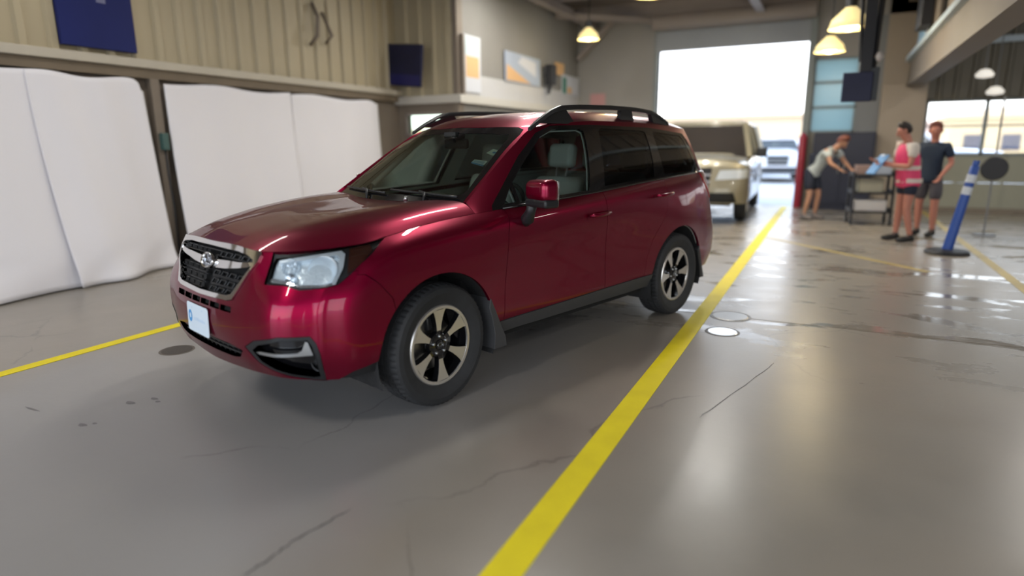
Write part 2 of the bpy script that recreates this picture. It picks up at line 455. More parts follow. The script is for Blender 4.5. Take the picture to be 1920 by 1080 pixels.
# roof
Rg = [[(0,.96,1.567),(.24,.975,1.564),(.44,1.02,1.562),(.590,1.12,1.560)],
      [(0,1.10,1.625),(.24,1.12,1.622),(.46,1.18,1.610),(.606,1.30,1.580)],
      [(0,1.40,1.673),(.26,1.41,1.669),(.49,1.46,1.655),(.625,1.60,1.606)],
      [(0,1.90,1.698),(.27,1.90,1.694),(.50,1.92,1.678),(.636,1.95,1.612)],
      [(0,2.45,1.692),(.27,2.45,1.688),(.50,2.45,1.672),(.634,2.45,1.606)],
      [(0,2.90,1.668),(.26,2.90,1.664),(.48,2.87,1.650),(.622,2.82,1.593)],
      [(0,3.24,1.628),(.26,3.23,1.626),(.46,3.19,1.614),(.605,3.13,1.570)]]
pR = Patch(np.array(Rg, float), .05, .05, sym0=True)
# tailgate above the belt
Tg = [[(0,3.47,1.2),(.30,3.45,1.2),(.54,3.41,1.2),(.715,3.31,1.198),(.768,3.18,1.195)],
      [(0,3.37,1.40),(.30,3.35,1.40),(.50,3.30,1.40),(.640,3.22,1.39),(.680,3.15,1.385)],
      [(0,3.24,1.628),(.26,3.23,1.626),(.46,3.19,1.614),(.54,3.16,1.595),(.605,3.13,1.570)]]
pT = Patch(np.array(Tg, float), .05, .05, sym0=True, flip=True)

def arc(cy, cz, r, a0, a1, n):
    return [(cy+r*math.cos(R(a0+(a1-a0)*i/n)), cz+r*math.sin(R(a0+(a1-a0)*i/n))) for i in range(n+1)]
WF = (0.0, .347); WR = (2.64, .347)
archF = [(-.435,.20),(-.425,.345)] + arc(0, .350, .418, 168, 12, 26) + [(.425,.345),(.44,.20)]
archR = [(2.215,.20),(2.222,.345)] + arc(2.64, .350, .422, 170, 10, 26) + [(3.06,.345),(3.07,.20)]
side = lambda c: c.x > .55
front = lambda c: c.y < -.2
# outlines ('x' = side view (y,z); 'o' = three-quarter view (u,z); 'y' = front view (x,z))
L_bumper = [(-.60,.835),(-.46,.828),(-.405,.78),(-.33,.69),(-.30,.55)]
L_door1 = [(.565,1.30),(.565,1.02),(.535,.93),(.505,.62),(.50,.20)]
L_door2 = [(1.565,1.30),(1.555,.95),(1.58,.40),(1.58,.20)]
L_door3 = [(2.44,1.30),(2.42,1.10),(2.385,.92),(2.30,.81),(2.20,.715),(2.135,.58),(2.10,.40),(2.10,.20)]
L_sill = [(.36,.392),(.9,.396),(1.6,.408),(2.3,.42)]
L_lip = [(-.62,.300),(-.55,.345),(-.40,.375)]
L_rbump = [(2.90,.74),(3.05,.76),(3.30,.78)]
# ---- outlines on the front end
HL = [(-.312,.797),(-.278,.90),(-.262,.99),(.30,1.02),(.243,.968),(.205,.925),(.144,.875),(.084,.823),(.042,.793),(-.041,.779),(-.139,.776),(-.182,.790),(-.216,.797)]
HLB = [(-.300,.806),(-.270,.893),(-.255,.915),(-.147,.921),(.052,.944),(.073,.928),(.066,.871),(.030,.795),(-.041,.784),(-.135,.787),(-.183,.803)]
GR = [(-.1,1.0),(.462,1.0),(.470,.940),(.482,.930),(.478,.893),(.352,.702),(.300,.690),(-.1,.680)]
GRI = [(-.1,.934),(.30,.928),(.40,.918),(.448,.900),(.452,.872),(.440,.856),(.333,.724),(.290,.712),(-.1,.702)]
FOG = [(-.440,.478),(-.383,.521),(-.249,.558),(-.100,.556),(-.074,.522),(-.058,.462),(-.046,.312),(-.099,.318),(-.209,.345),(-.286,.368),(-.370,.405)]
FOGI = [(-.395,.470),(-.36,.502),(-.245,.537),(-.112,.536),(-.095,.505),(-.082,.455),(-.072,.338),(-.105,.336),(-.209,.362),(-.282,.385),(-.350,.418)]
INT = [(-.1,.472),(.30,.468),(.415,.452),(.372,.408),(.300,.395),(-.1,.388)]
TL = [(3.085,1.25),(3.7,1.25),(3.7,.975),(3.33,.955),(3.255,1.02),(3.17,1.11)]
SLOTS = [[(a, .636), (b, .636), (b, .663), (a, .663)] for a, b in ((.006, .109), (.121, .224), (.236, .342))]
frontish = lambda c: c.y < 0
bA = pA.bm()
for poly in (archF, archR): cut(bA, poly, 'x', closed=False, where=side)
cut(bA, HL, 'o', where=frontish); cut(bA, HLB, 'o', where=frontish)
cut(bA, GR, 'y', where=frontish); cut(bA, GRI, 'y', where=frontish)
cut(bA, FOG, 'o', where=frontish); cut(bA, FOGI, 'o', where=frontish)
cut(bA, INT, 'y', where=frontish)
for s_ in SLOTS: cut(bA, s_, 'y', where=frontish)
cut(bA, TL, 'x', where=lambda c: c.y > 3.0 and c.x > .3)
for l_ in (L_bumper, L_door1, L_door2, L_door3, L_sill, L_lip, L_rbump): cut(bA, l_, 'x', closed=False, where=side)
cut(bA, [(.3, 0), (.3, 2)], 'y', closed=False, where=lambda c: c.y > 3)
BUMP = [(-1.3, 0), (-1.3, 1.2), (-.50, 1.2), (-.50, .832)] + L_bumper[1:] + [(-.28, .0)]
LIPP = [(-.62, .300), (-.55, .345), (-.40, .375), (-.30, .38), (-.30, 0), (-.62, 0)]
SILL = [(.3, .395)] + L_sill + [(2.3, .1), (.3, .1)]
d1 = L_door1[::-1]; d2 = L_door2[::-1]
FD = L_door1 + L_door2[::-1]
RD = L_door2 + L_door3[::-1]
AF = archF + [(.44, 0), (-.435, 0)]; AR = archR + [(3.07, 0), (2.215, 0)]
RB = [(2.90, .74), (3.05, .76), (3.30, .78), (3.9, .78), (3.9, 0), (2.9, 0)]
def classA(c):
    if c.x > .55 and (inp(AF, 'x', c) or inp(AR, 'x', c)): return None
    if c.y < 0:
        if inp(HL, 'o', c): return 'hl_bright' if inp(HLB, 'o', c) else 'hl_dark'
        if c.x < .5 and inp(GR, 'y', c): return 'grille_in' if inp(GRI, 'y', c) else 'grille_frame'
        if inp(FOG, 'o', c): return 'fog_in' if inp(FOGI, 'o', c) else 'fog_frame'
        if c.x < .5:
            if inp(INT, 'y', c): return 'intake'
            for s_ in SLOTS:
                if inp(s_, 'y', c): return 'slot'
        if c.x > .5 and inp(LIPP, 'x', c): return 'lip'
        if inp(BUMP, 'x', c): return 'bumper'
    if c.y > 3.0 and c.x > .3 and inp(TL, 'x', c): return 'taillight'
    if c.x > .5:
        if .3 < c.y < 2.35 and inp(SILL, 'x', c): return 'sill'
        if inp(FD, 'x', c): return 'front_door'
        if inp(RD, 'x', c): return 'rear_door'
        if inp(RB, 'x', c) and c.y > 3.0: return 'rear_bumper'
        if c.y < .6: return 'fender'
        return 'quarter'
    return 'rear_bumper' if c.z < .78 else 'tail'
PA_ = pieces(bA, classA)
# greenhouse side
DLO = [(.44, .98), (3.2, 1.10), (3.14, 1.195), (3.075, 1.48), (3.03, 1.530), (2.45, 1.572), (1.65, 1.582), (1.25,1.570), (1.09, 1.520), (.86, 1.374), (.60, 1.172), (.49, 1.09)]
G_sail = [(.585, 1.094), (.690, 1.100), (.690, 1.188), (.665, 1.170)]
G_front = [(.718, 1.098), (1.425, 1.132), (1.475, 1.25), (1.515, 1.36), (1.545, 1.46), (1.56, 1.535), (1.52, 1.552), (1.26, 1.545), (1.12, 1.497), (.90, 1.348), (.718, 1.214)]
G_rear = [(1.605, 1.151), (2.285, 1.186), (2.325, 1.30), (2.350, 1.42), (2.36, 1.535), (2.30, 1.547), (1.76, 1.556), (1.73, 1.54), (1.66, 1.32)]
G_quart = [(2.455, 1.202), (3.06, 1.214), (3.085, 1.235), (2.99, 1.485), (2.955, 1.512), (2.50, 1.538), (2.47, 1.525), (2.46, 1.35)]
bD = pD.bm()
for poly in (DLO, G_sail, G_front, G_rear, G_quart): cut(bD, poly, 'x')
def classD(c):
    for k, g in (('sail', G_sail), ('gfront', G_front), ('grear', G_rear), ('gquart', G_quart)):
        if inp(g, 'x', c): return k
    return 'frame' if inp(DLO, 'x', c) else 'cant'
PD_ = pieces(bD, classD)
# windscreen
WS = [(-.2, 1.0), (.60, 1.0), (.648, 1.115), (.618, 1.256), (.550, 1.505), (.530, 1.532), (.49, 1.545), (.24, 1.552), (-.2, 1.556)]
WSF = [(-.2, 1.0), (.60, 1.0), (.655, 1.095), (.660, 1.115), (.632, 1.256), (.566, 1.508), (.545, 1.542), (.50, 1.558), (.24, 1.566), (-.2, 1.570)]
WSI = [(-.2, 1.128), (.52, 1.140), (.600, 1.152), (.612, 1.18), (.590, 1.256), (.528, 1.480), (.500, 1.510), (.24, 1.523), (-.2, 1.528)]
bW = pW.bm()
for poly in (WSF, WSI): cut(bW, poly, 'y')
PW_ = pieces(bW, lambda c: 'glass' if inp(WSI, 'y', c) else ('frit' if inp(WSF, 'y', c) else 'pillar'))
# hood, roof, tailgate
PH_ = pieces(pH.bm(), lambda c: 'hood'); PR_ = pieces(pR.bm(), lambda c: 'roof')
bT = pT.bm(); TG = [(-.2, 1.235), (.60, 1.235), (.62, 1.27), (.50, 1.53), (-.2, 1.54)]
cut(bT, TG, 'y'); PT_ = pieces(bT, lambda c: 'glass' if inp(TG, 'y', c) else 'frame')
def both(p): return merge([p, mirrored(p)])

M['lamp_tray'] = P('lamp tray', (.82, .90, .96), .22, .35, bump=(40, .3))
# ---- painted shell
emit('body_shell', both(merge([PA_['quarter'], PA_['tail'], PD_['cant'], PR_['roof'], PW_['pillar'], PT_['frame']])), M['paint'], gap=0, lip=.02)
for mm in (0, 1):
    f_ = PA_['fender'] if not mm else mirrored(PA_['fender'])
    emit('front_fender', f_, M['paint'], gap=.0018, lip=.02)
emit('front_bumper', both(PA_['bumper']), M['paint'], gap=.0018, lip=.018)
emit('rear_bumper', both(PA_['rear_bumper']), M['paint'], gap=.0018, lip=.018)
hood = emit('hood', both(PH_['hood']), M['paint'], gap=.003, lip=.02)
fdoors = emit2('front_door', PA_['front_door'], M['paint'], gap=.0024, lip=.03)
rdoors = emit2('rear_door', PA_['rear_door'], M['paint'], gap=.0024, lip=.03)
sills = emit2('sill_cladding', PA_['sill'], M['cladding'], gap=.001, lip=.02, off=.006)
emit2('bumper_lip', PA_['lip'], M['black'], gap=0, lip=.02, off=-.01)
# windows
ws = emit('windscreen', both(PW_['glass']), M['ws_glass'], gap=0, lip=0)
emit('windscreen_border', both(PW_['frit']), M['gloss_black'], ws, gap=0, lip=.004, off=.001)
for i, (dr, rd) in enumerate(zip(fdoors, rdoors)):
    q = (lambda p: p) if i == 0 else mirrored
    emit('window_pane', q(PD_['gfront']), M['win_glass'], dr, gap=0, lip=0, off=-.004)
    emit('quarter_light', q(PD_['sail']), M['win_glass'], dr, gap=0, lip=0, off=-.004)
    emit('window_pane', q(PD_['grear']), M['priv_glass'], rd, gap=0, lip=0, off=-.004)
    emit('quarter_window', q(PD_['gquart']), M['priv_glass'], car, gap=0, lip=0, off=-.003)
    emit('window_frame', q(PD_['frame']), M['gloss_black'], car, gap=0, lip=.012, off=0)
    emit('pillar_trim', q(PD_['frame']), M['grey_int'], car, gap=0, lip=0, off=-.035)
    dc = merge([PA_['front_door'], PA_['rear_door']])
    emit('door_card', q(dc), M['grey_int'], car, gap=0, lip=0, off=-.07)
emit('rear_window', PT_['glass'] and both(PT_['glass']), M['priv_glass'], gap=0, lip=0)
tls = emit2('tail_light', PA_['taillight'], M['red_lens'], gap=.002, lip=.02, off=.006)

def stamp(patch_bm, poly, pr, mat, name, parent=car, off=.004, lip=.02, gap=0, where=None, mir=False, sym=False):
    b = patch_bm.copy(); cut(b, poly, pr, where=where)
    p = pieces(b, lambda c: 'a' if inp(poly, pr, c) and (where is None or where(c)) else None).get('a')
    b.free()
    if p is None: return None
    if sym: p = both(p)
    if mir: p = mirrored(p)
    return emit(name, p, mat, parent, off=off, lip=lip, gap=gap)
base_bm = pA.bm()
fr = lambda c: c.y < -.2
half = lambda c: c.y < -.2

# ---- grille: chrome surround, black mesh of long hexagons, chrome wings, oval badge
gr = emit('grille', both(PA_['grille_in']), M['dark'], gap=0, lip=-.045, off=-.045)
emit('grille_surround', both(PA_['grille_frame']), M['chrome'], gr, gap=0, lip=.03, off=.010)
def on_front(x, z, off=0.0):
    """point of the front surface at (x, z), moved outward by off"""
    h = FBVH.ray_cast(Vector((abs(x), -2, z)), Vector((0, 1, 0)))
    p, n = h[0], h[1]
    if n.y > 0: n = -n
    q = p + n*off
    return Vector((math.copysign(q.x, x) if abs(x) > 1e-6 else 0, q.y, q.z)), Vector((math.copysign(n.x, x), n.y, n.z))
from mathutils.bvhtree import BVHTree
FBVH = BVHTree.FromBMesh(base_bm)
mb = MB()
def gbar(x0, z0, x1, z1, w=.012, off=-.018):
    a, _ = on_front(x0, z0, off); b, _ = on_front(x1, z1, off); mb.bar(a, b, .014, w, up=(0, 0, 1))
for z, k in ((.902, 5), (.805, 4), (.765, 4), (.727, 3)):
    for sg in (1, -1):
        for i in range(k):
            x0 = .045+.088*i; h = .012
            if z > .85 and i == 0: x0 += .03
            P4 = [(x0, z-h), (x0+.060, z-h), (x0+.078, z+h), (x0+.018, z+h)]
            for (a, b) in zip(P4, P4[1:]+P4[:1]): gbar(sg*a[0], a[1], sg*b[0], b[1], .006)
            gbar(sg*(x0+.060), z-h, sg*(x0+.106), z-h, .006)
gbar(-.12, .890, .12, .890, .007); gbar(-.12, .915, .12, .915, .006)
for sg in (1, -1):
    for z in (.785, .746): gbar(sg*.03, z, sg*(.37-.35*(.80-z)), z, .008, -.026)
_v = np.array([v.z for v in mb.v]); _up = [f for f in mb.f if np.mean([_v[i] for i in f]) > .853]; _lo = [f for f in mb.f if np.mean([_v[i] for i in f]) <= .853]
for nm_, fs_ in (('upper_grille_mesh', _up), ('lower_grille_mesh', _lo)):
    us_ = sorted({i for f in fs_ for i in f}); ix_ = {u: k for k, u in enumerate(us_)}; g_ = MB(); g_.add([mb.v[u] for u in us_], [tuple(ix_[i] for i in f) for f in fs_]); g_.build(nm_, M['black'], gr)
WINGL = [(.03, .858), (.085, .868), (.20, .874), (.33, .878), (.452, .890), (.456, .876), (.415, .864), (.33, .850), (.20, .834), (.10, .828), (.03, .836)]
for mm in (False, True):
    stamp(base_bm, WINGL, 'y', M['chrome'], 'grille_wing', gr, off=.004, lip=.035, where=lambda c: c.y < -.3 and c.x < .6, mir=mm)
pc, nc = on_front(0, .853, .006)
ez = -nc; ez.normalize()
Mb = Matrix.Translation(pc) @ Matrix.Rotation(-math.atan2(nc.z, -nc.y), 4, 'X')
def ell(a, b, y, n=40): return [Vector((a*math.cos(2*PI*k/n), y, b*math.sin(2*PI*k/n))) for k in range(n)]
def ring(m_, loops, cap=True):
    n = len(loops[0]); vs = [v for l in loops for v in l]; fs = []
    for i in range(len(loops)-1):
        for k in range(n): fs.append((i*n+k, i*n+(k+1) % n, (i+1)*n+(k+1) % n, (i+1)*n+k))
    if cap: fs.append(tuple((len(loops)-1)*n+k for k in range(n)))
    m_.add([Mb @ v for v in vs], fs)
m_ = MB(); ring(m_, [ell(.074, .045, .02), ell(.074, .045, -.010), ell(.070, .041, -.016), ell(.064, .036, -.014), ell(.062, .034, -.006)], False)
badge = m_.build('badge', M['chrome'], gr, auto=50)
m_ = MB(); ring(m_, [ell(.063, .035, .0), ell(.063, .035, -.007)])
M['badge_blue'] = P('badge enamel', (.12, .14, .18), .2, .6, coat=1)
m_.build('badge_field', M['badge_blue'], badge)
def star(cx, cz, r):
    return [Mb @ Vector((cx+(r if k % 2 == 0 else r*.38)*math.sin(PI*k/4), 0, cz+(r if k % 2 == 0 else r*.38)*math.cos(PI*k/4))) for k in range(8)]
m_ = MB()
for cx, cz, r in ((-.028, .008, .022), (.012, .018, .011), (.036, .008, .011), (.000, -.012, .011), (.026, -.014, .011), (.046, -.004, .010)):
    s1 = star(cx, cz, r); d_ = Mb.to_3x3() @ Vector((0, -.008, 0)); d2_ = Mb.to_3x3() @ Vector((0, -.013, 0))
    n = 8; c0 = Mb @ Vector((cx, -.014, cz))
    m_.add([v+d_ for v in s1]+[c0], [(k, (k+1) % n, n) for k in range(n)])
m_.build('badge_star', M['chrome'], badge)
# slots and lower intake
slots_ = PA_['slot']
emit('upper_slot_vent', both(slots_), M['dark'], gap=0, lip=-.025, off=-.025)
emit('lower_intake', both(PA_['intake']), M['dark'], gap=0, lip=-.05, off=-.05)
mb = MB()
for z in (.415, .442):
    pts = [on_front(-.36+.72*i/16, z, -.022)[0] for i in range(17)]
    for a, b in zip(pts, pts[1:]): mb.bar(a, b, .01, .008)
for i in range(13):
    x = -.33+.055*i; mb.bar(on_front(x, .395, -.024)[0], on_front(x, .468, -.024)[0], .008, .008, up=(0, 1, 0))
mb.build('intake_mesh', M['black'], car)
# ---- fog lamp surrounds
for mm in (0, 1):
    q = mirrored if mm else (lambda p: p)
    fb = emit('fog_lamp_bezel', q(PA_['fog_frame']), M['black'], gap=.001, lip=.012, off=-.002)
    emit('bezel_pocket', q(PA_['fog_in']), M['gloss_black'], fb, gap=0, lip=-.05, off=-.05)
    BAR = [(-.385, .458), (-.36, .465), (-.165, .470), (-.144, .482), (-.124, .528), (-.113, .526), (-.094, .456), (-.37, .449)]
    stamp(base_bm, BAR, 'o', M['satin'], 'trim_bar', fb, off=-.008, lip=.008, where=lambda c: c.y < -.2, mir=bool(mm))
    sg = -1 if mm else 1
    FN = Vector((.60*sg, -.80, 0)).normalized(); c_ = Vector((.735*sg, -.668, .402))
    ax = Matrix.Translation(c_) @ FN.to_track_quat('X', 'Z').to_matrix().to_4x4()
    m_ = MB(); m_.lathe([(.0, -.03), (.035, -.025), (.042, .012), (.046, .014), (.047, -.04)], 28, ax); m_.build('fog_lamp', M['black'], fb, auto=40)
    m_ = MB(); m_.lathe([(.041, .008), (.028, .014), (.0, .017)], 28, ax); m_.build('fog_lens', M['lamp_glass'], fb, smooth=True)
    # lower chin line of the bezel
# ---- headlights
def offp(p, d):
    return {'v': [v+n*d for v, n in zip(p['v'], p['n'])], 'n': p['n'], 'f': p['f']}
SURF_O = BVHTree.FromBMesh(base_bm)
def on_corner(u, z, off=0.0):
    D = Vector((.785, -.62, 0))
    o = Vector((.62*u, .785*u, z)) + D*3
    h = SURF_O.ray_cast(o, -D); n = h[1]
    if n.dot(D) < 0: n = -n
    return h[0]+n*off, n
for mm in (0, 1):
    q = mirrored if mm else (lambda p: p); sg = -1 if mm else 1
    hl = emit('headlight', q(merge([PA_['hl_bright'], PA_['hl_dark']])), M['lamp_glass'], gap=.002, lip=0, off=.004)
    emit('housing', q(PA_['hl_dark']), M['black'], hl, gap=0, lip=-.012, off=-.016)
    emit('reflector_tray', q(PA_['hl_bright']), M['lamp_tray'], hl, gap=0, lip=-.028, off=-.034)
    T_ = Matrix.Scale(-1, 4, (1, 0, 0)) if mm else Matrix.Identity(4)
    # main beam bowl, indicator bowl with ribs, chrome brow
    for nm, u0, z0, r1, dep in (('beam_bowl', -.035, .862, .073, .045), ('indicator_bowl', -.192, .882, .042, .03), ('park_bowl', -.190, .828, .030, .02)):
        c0, n0 = on_corner(u0, z0, -.014)
        n0 = (n0*.6 + Vector((.25, -.9, 0))*.4).normalized()
        Ax = T_ @ Matrix.Translation(c0) @ n0.to_track_quat('X', 'Z').to_matrix().to_4x4()
        m_ = MB(); m_.lathe([(.0, -dep), (r1*.25, -dep), (r1*.28, -dep*.6), (r1*.36, -dep*.75), (r1*.75, -dep*.45), (r1*.93, -.006), (r1, 0), (r1*1.05, -.004), (r1*1.06, -dep)], 36, Ax)
        m_.build(nm, M['lamp_silver'] if nm != 'beam_bowl' else M['lamp_white'], hl, auto=35)
        if nm == 'indicator_bowl':
            m_ = MB()
            for k in range(6):
                x_ = -.03+.012*k
                m_.bar(Ax @ Vector((0.002, x_, -.036)), Ax @ Vector((0.002, x_+.004, .034)), .004, .004)
            m_.build('rib', M['lamp_white'], hl)
    RIM = [(.052, .944), (.073, .928), (.066, .871), (.030, .795), (.008, .792), (.040, .868), (.046, .915), (.030, .926), (-.12, .908), (-.20, .900), (-.245, .893), (-.240, .907), (-.147, .921)]
    stamp(base_bm, RIM, 'o', M['lamp_white'], 'lamp_brow', hl, off=-.008, lip=.04, where=lambda c: c.y < 0, mir=bool(mm))
    SHELF = [(-.287, .811), (-.275, .828), (-.20, .818), (-.14, .800), (-.04, .796), (.028, .806), (.030, .795), (-.041, .784), (-.135, .787), (-.183, .803)]
    stamp(base_bm, SHELF, 'o', M['lamp_silver'], 'lamp_shelf', hl, off=-.008, lip=.04, where=lambda c: c.y < 0, mir=bool(mm))
    AMB = [(.092,.950),(.19,.966),(.205,.94),(.15,.885),(.085,.835)]
    stamp(base_bm, AMB, 'o', M['amber'], 'side_marker', hl, off=-.009, lip=.0, where=lambda c: c.y < 0, mir=bool(mm))
# bumper corner reflector strip is part of the paint reflections; a seam under the lamp comes from the panel gap
# ---- licence plate
pl = MB()
rp = [(sx*(.127+.018*math.cos(a)), sz*(.062+.018*math.sin(a))) for sx, sz, aa in ((1, 1, (0, 30, 60, 90)), (-1, 1, (90, 60, 30, 0)), (-1, -1, (0, 30, 60, 90)), (1, -1, (90, 60, 30, 0))) for a in map(R, aa)]
pl.prism(rp, -.002, .002, 'y')
plate = pl.build('license_plate', M['plate'], car, bevel=.001)
plate.location = (-.020, -.950, .542); plate.rotation_euler = (R(-2), 0, R(-1))
def dec(name, shapes, mat, parent, y=-.0028, ax='y'):
    m_ = MB()
    for s_ in shapes: m_.prism(s_, y-.0006, y+.0006, ax)
    return m_.build(name, mat, parent)
_ci = [(-.100+.026*math.cos(2*PI*k/28), .004+.034*math.sin(2*PI*k/28)) for k in range(28)]; _co = [(-.100+.012*math.cos(2*PI*k/28), .006+.015*math.sin(2*PI*k/28)) for k in range(28)]
m_ = MB(); m_.add([(x, -.0026, z) for x, z in _ci]+[(x, -.0026, z) for x, z in _co], [(k, (k+1) % 28, (k+1) % 28+28, k+28) for k in range(28)]); m_.build('plate_logo', M['plate_blue'], plate)
dec('plate_print', [[(-.045+.022*k, -.010-.002*(k % 2)), (-.033+.022*k, -.010), (-.033+.022*k, .004+.003*(k % 3)), (-.045+.022*k, .004)] for k in range(7)], M['plate_pale'], plate)
[dec('screw', [[(sx*.07+.004*math.cos(2*PI*k/10), .055+.004*math.sin(2*PI*k/10)) for k in range(10)]], M['plate_pale'], plate) for sx in (-1, 1)]
circ = lambda cx, cz, r, n=24: [(cx+r*math.cos(2*PI*k/n), cz+r*math.sin(2*PI*k/n)) for k in range(n)]
def txt(name, s, size, mat, parent, loc, rot, ext=.0006, font_sx=1.0):
    cu = bpy.data.curves.new(name, 'FONT'); cu.body = s; cu.size = size; cu.extrude = ext; cu.align_x = 'CENTER'; cu.align_y = 'CENTER'
    cu.materials.append(mat); o = link(bpy.data.objects.new(name, cu), parent); o.location = loc; o.rotation_euler = rot; o.scale.x = font_sx
    return o
# ---- wheels
tyre_prof = [(.228, -.075), (.262, -.098), (.300, -.108), (.328, -.104), (.343, -.092), (.349, -.074), (.3505, -.052), (.344, -.051), (.344, -.045), (.3515, -.044), (.352, -.004),
             (.345, -.003), (.345, .003), (.352, .004), (.3515, .044), (.344, .045), (.344, .051), (.3505, .052), (.349, .074), (.343, .092), (.328, .104), (.300, .108), (.262, .098), (.228, .075)]
def make_wheel():
    w = bpy.data.objects.new('wheel', None); w.empty_display_size = .2; COL.objects.link(w); w.parent = car
    m_ = MB(); n = 180; m_.lathe(tyre_prof, n)
    k = len(tyre_prof)
    for a in range(n):                              # tread blocks: cross cuts through the shoulders
        for i, (r_, x_) in enumerate(tyre_prof):
            sh = 1 if abs(x_) > .05 else 0
            if r_ > .3425 and ((a + (1 if x_ > 0 else 0)) % 3 == 0 if sh else (a+int(x_*200)) % 4 == 0):
                v = m_.v[a*k+i]; s_ = (r_-(.006 if sh else .004))/r_; v.y *= s_; v.z *= s_
    tyre = m_.build('tire', M['rubber'], w, auto=22)
    m_ = MB()
    for rr in (.318, .268):
        m_.lathe([(rr+.002, .1075 if rr > .3 else .1000), (rr+.001, .1095 if rr > .3 else .1018), (rr-.001, .1095 if rr > .3 else .1022), (rr-.002, .1075)], 96)
    m_.build('sidewall_ring', M['rubber'], tyre)if False else None
    # rim barrel and outer ring
    m_ = MB(); m_.lathe([(.205, -.09), (.220, -.09), (.229, -.08), (.205, -.06), (.196, .02), (.212, .07), (.214, .083)], 72)
    m_.build('rim_barrel', M['gloss_black'], w, auto=40)
    m_ = MB(); m_.lathe([(.207, .078), (.209, .0855), (.214, .0875), (.226, .0865), (.2315, .080), (.231, .070), (.212, .07)], 96, closed=True)
    m_.build('rim_ring', M['alloy'], w, auto=35)
    # back spokes (black) and machined spoke faces
    mk = MB(); mf = MB()
    for s_ in range(6):
        t0 = 2*PI*s_/6 + PI/2
        def pt(r_, da, x_): return Vector((x_, r_*math.cos(t0+da), r_*math.sin(t0+da)))
        # spoke outline (radius, half angle left, half angle right): waisted by the hub, flaring at the ring
        prof = [(.060, -.24, .24), (.085, -.200, .175), (.120, -.185, .150), (.160, -.205, .170), (.192, -.235, .190), (.211, -.275, .215)]
        vs = []; 
        for (r_, a_, b_) in prof:
            xf = .066 + .016*(r_/.21)**1.5 if r_ > .07 else .064
            vs += [pt(r_, a_, xf), pt(r_, b_, xf), pt(r_, b_+.02, xf-.03), pt(r_, a_-.06, xf-.03)]
        fs = []
        for i in range(len(prof)-1):
            o_ = i*4
            for a_, b_ in ((0, 1), (1, 2), (2, 3), (3, 0)): fs.append((o_+a_, o_+b_, o_+b_+4, o_+a_+4))
        fs += [(3, 2, 1, 0), tuple(len(prof)*4-4+j for j in (0, 1, 2, 3))]
        mk.add(vs, fs)
        vs = []
        for (r_, a_, b_) in prof[1:]:
            xf = .066 + .016*(r_/.21)**1.5
            vs += [pt(r_, a_+.012, xf+.0012), pt(r_, b_-.012, xf+.0012), pt(r_, b_-.012, xf-.001), pt(r_, a_+.012, xf-.001)]
        fs = []
        for i in range(len(prof)-2):
            o_ = i*4
            for a_, b_ in ((0, 1), (1, 2), (2, 3), (3, 0)): fs.append((o_+a_, o_+b_, o_+b_+4, o_+a_+4))
        fs += [(3, 2, 1, 0), tuple((len(prof)-1)*4-4+j for j in (0, 1, 2, 3))]
        mf.add(vs, fs)
    mk.lathe([(.0, .060), (.030, .062), (.034, .068), (.056, .067), (.070, .060), (.078, .040), (.0, .035)], 48)
    mk.build('spoke_core', M['gloss_black'], w, auto=30)
    mf.build('spoke_face', M['alloy'], w)
    for b_ in range(5):
        t = 2*PI*b_/5 + .3
        Mx = Matrix.Translation((.066, .050*math.cos(t), .050*math.sin(t)))
        m_ = MB(); m_.lathe([(.0, .012), (.005, .012), (.0085, .008), (.0085, -.01)], 10, Mx); m_.build('lug_nut', M['satin'], w, auto=40)
    m_ = MB(); m_.lathe([(.0, .071), (.020, .0705), (.026, .068), (.028, .060)], 32); m_.build('center_cap', M['gloss_black'], w, auto=40)
    m_ = MB(); m_.lathe([(.0155, .0722), (.0165, .0735), (.018, .0722)], 32, Matrix.Scale(.65, 4, (0, 0, 1))); m_.build('cap_badge', M['satin'], w, auto=40)
    m_ = MB(); m_.lathe([(.06, -.005), (.150, -.005), (.150, .005), (.06, .010), (.05, .03), (0, .03)], 48); m_.build('brake_disc', M['disc'], w, auto=40)
    m_ = MB(); m_.box((-.035, -.05, .085), (.035, .05, .165)); m_.build('brake_caliper', M['black'], w, bevel=.01)
    return w
wheel0 = make_wheel()
def place_wheel(w, x, y, ang, rz):
    w.location = (x, y, .352); w.rotation_euler = Euler((ang, 0, rz), 'XYZ')
place_wheel(wheel0, .775, 0, R(3), R(4))
w2 = copy_tree(wheel0, car); place_wheel(w2, .775, 2.64, R(33), 0)
w3 = copy_tree(wheel0, car); place_wheel(w3, -.775, 0, R(10), PI+R(4))
w4 = copy_tree(wheel0, car); place_wheel(w4, -.775, 2.64, R(20), PI)
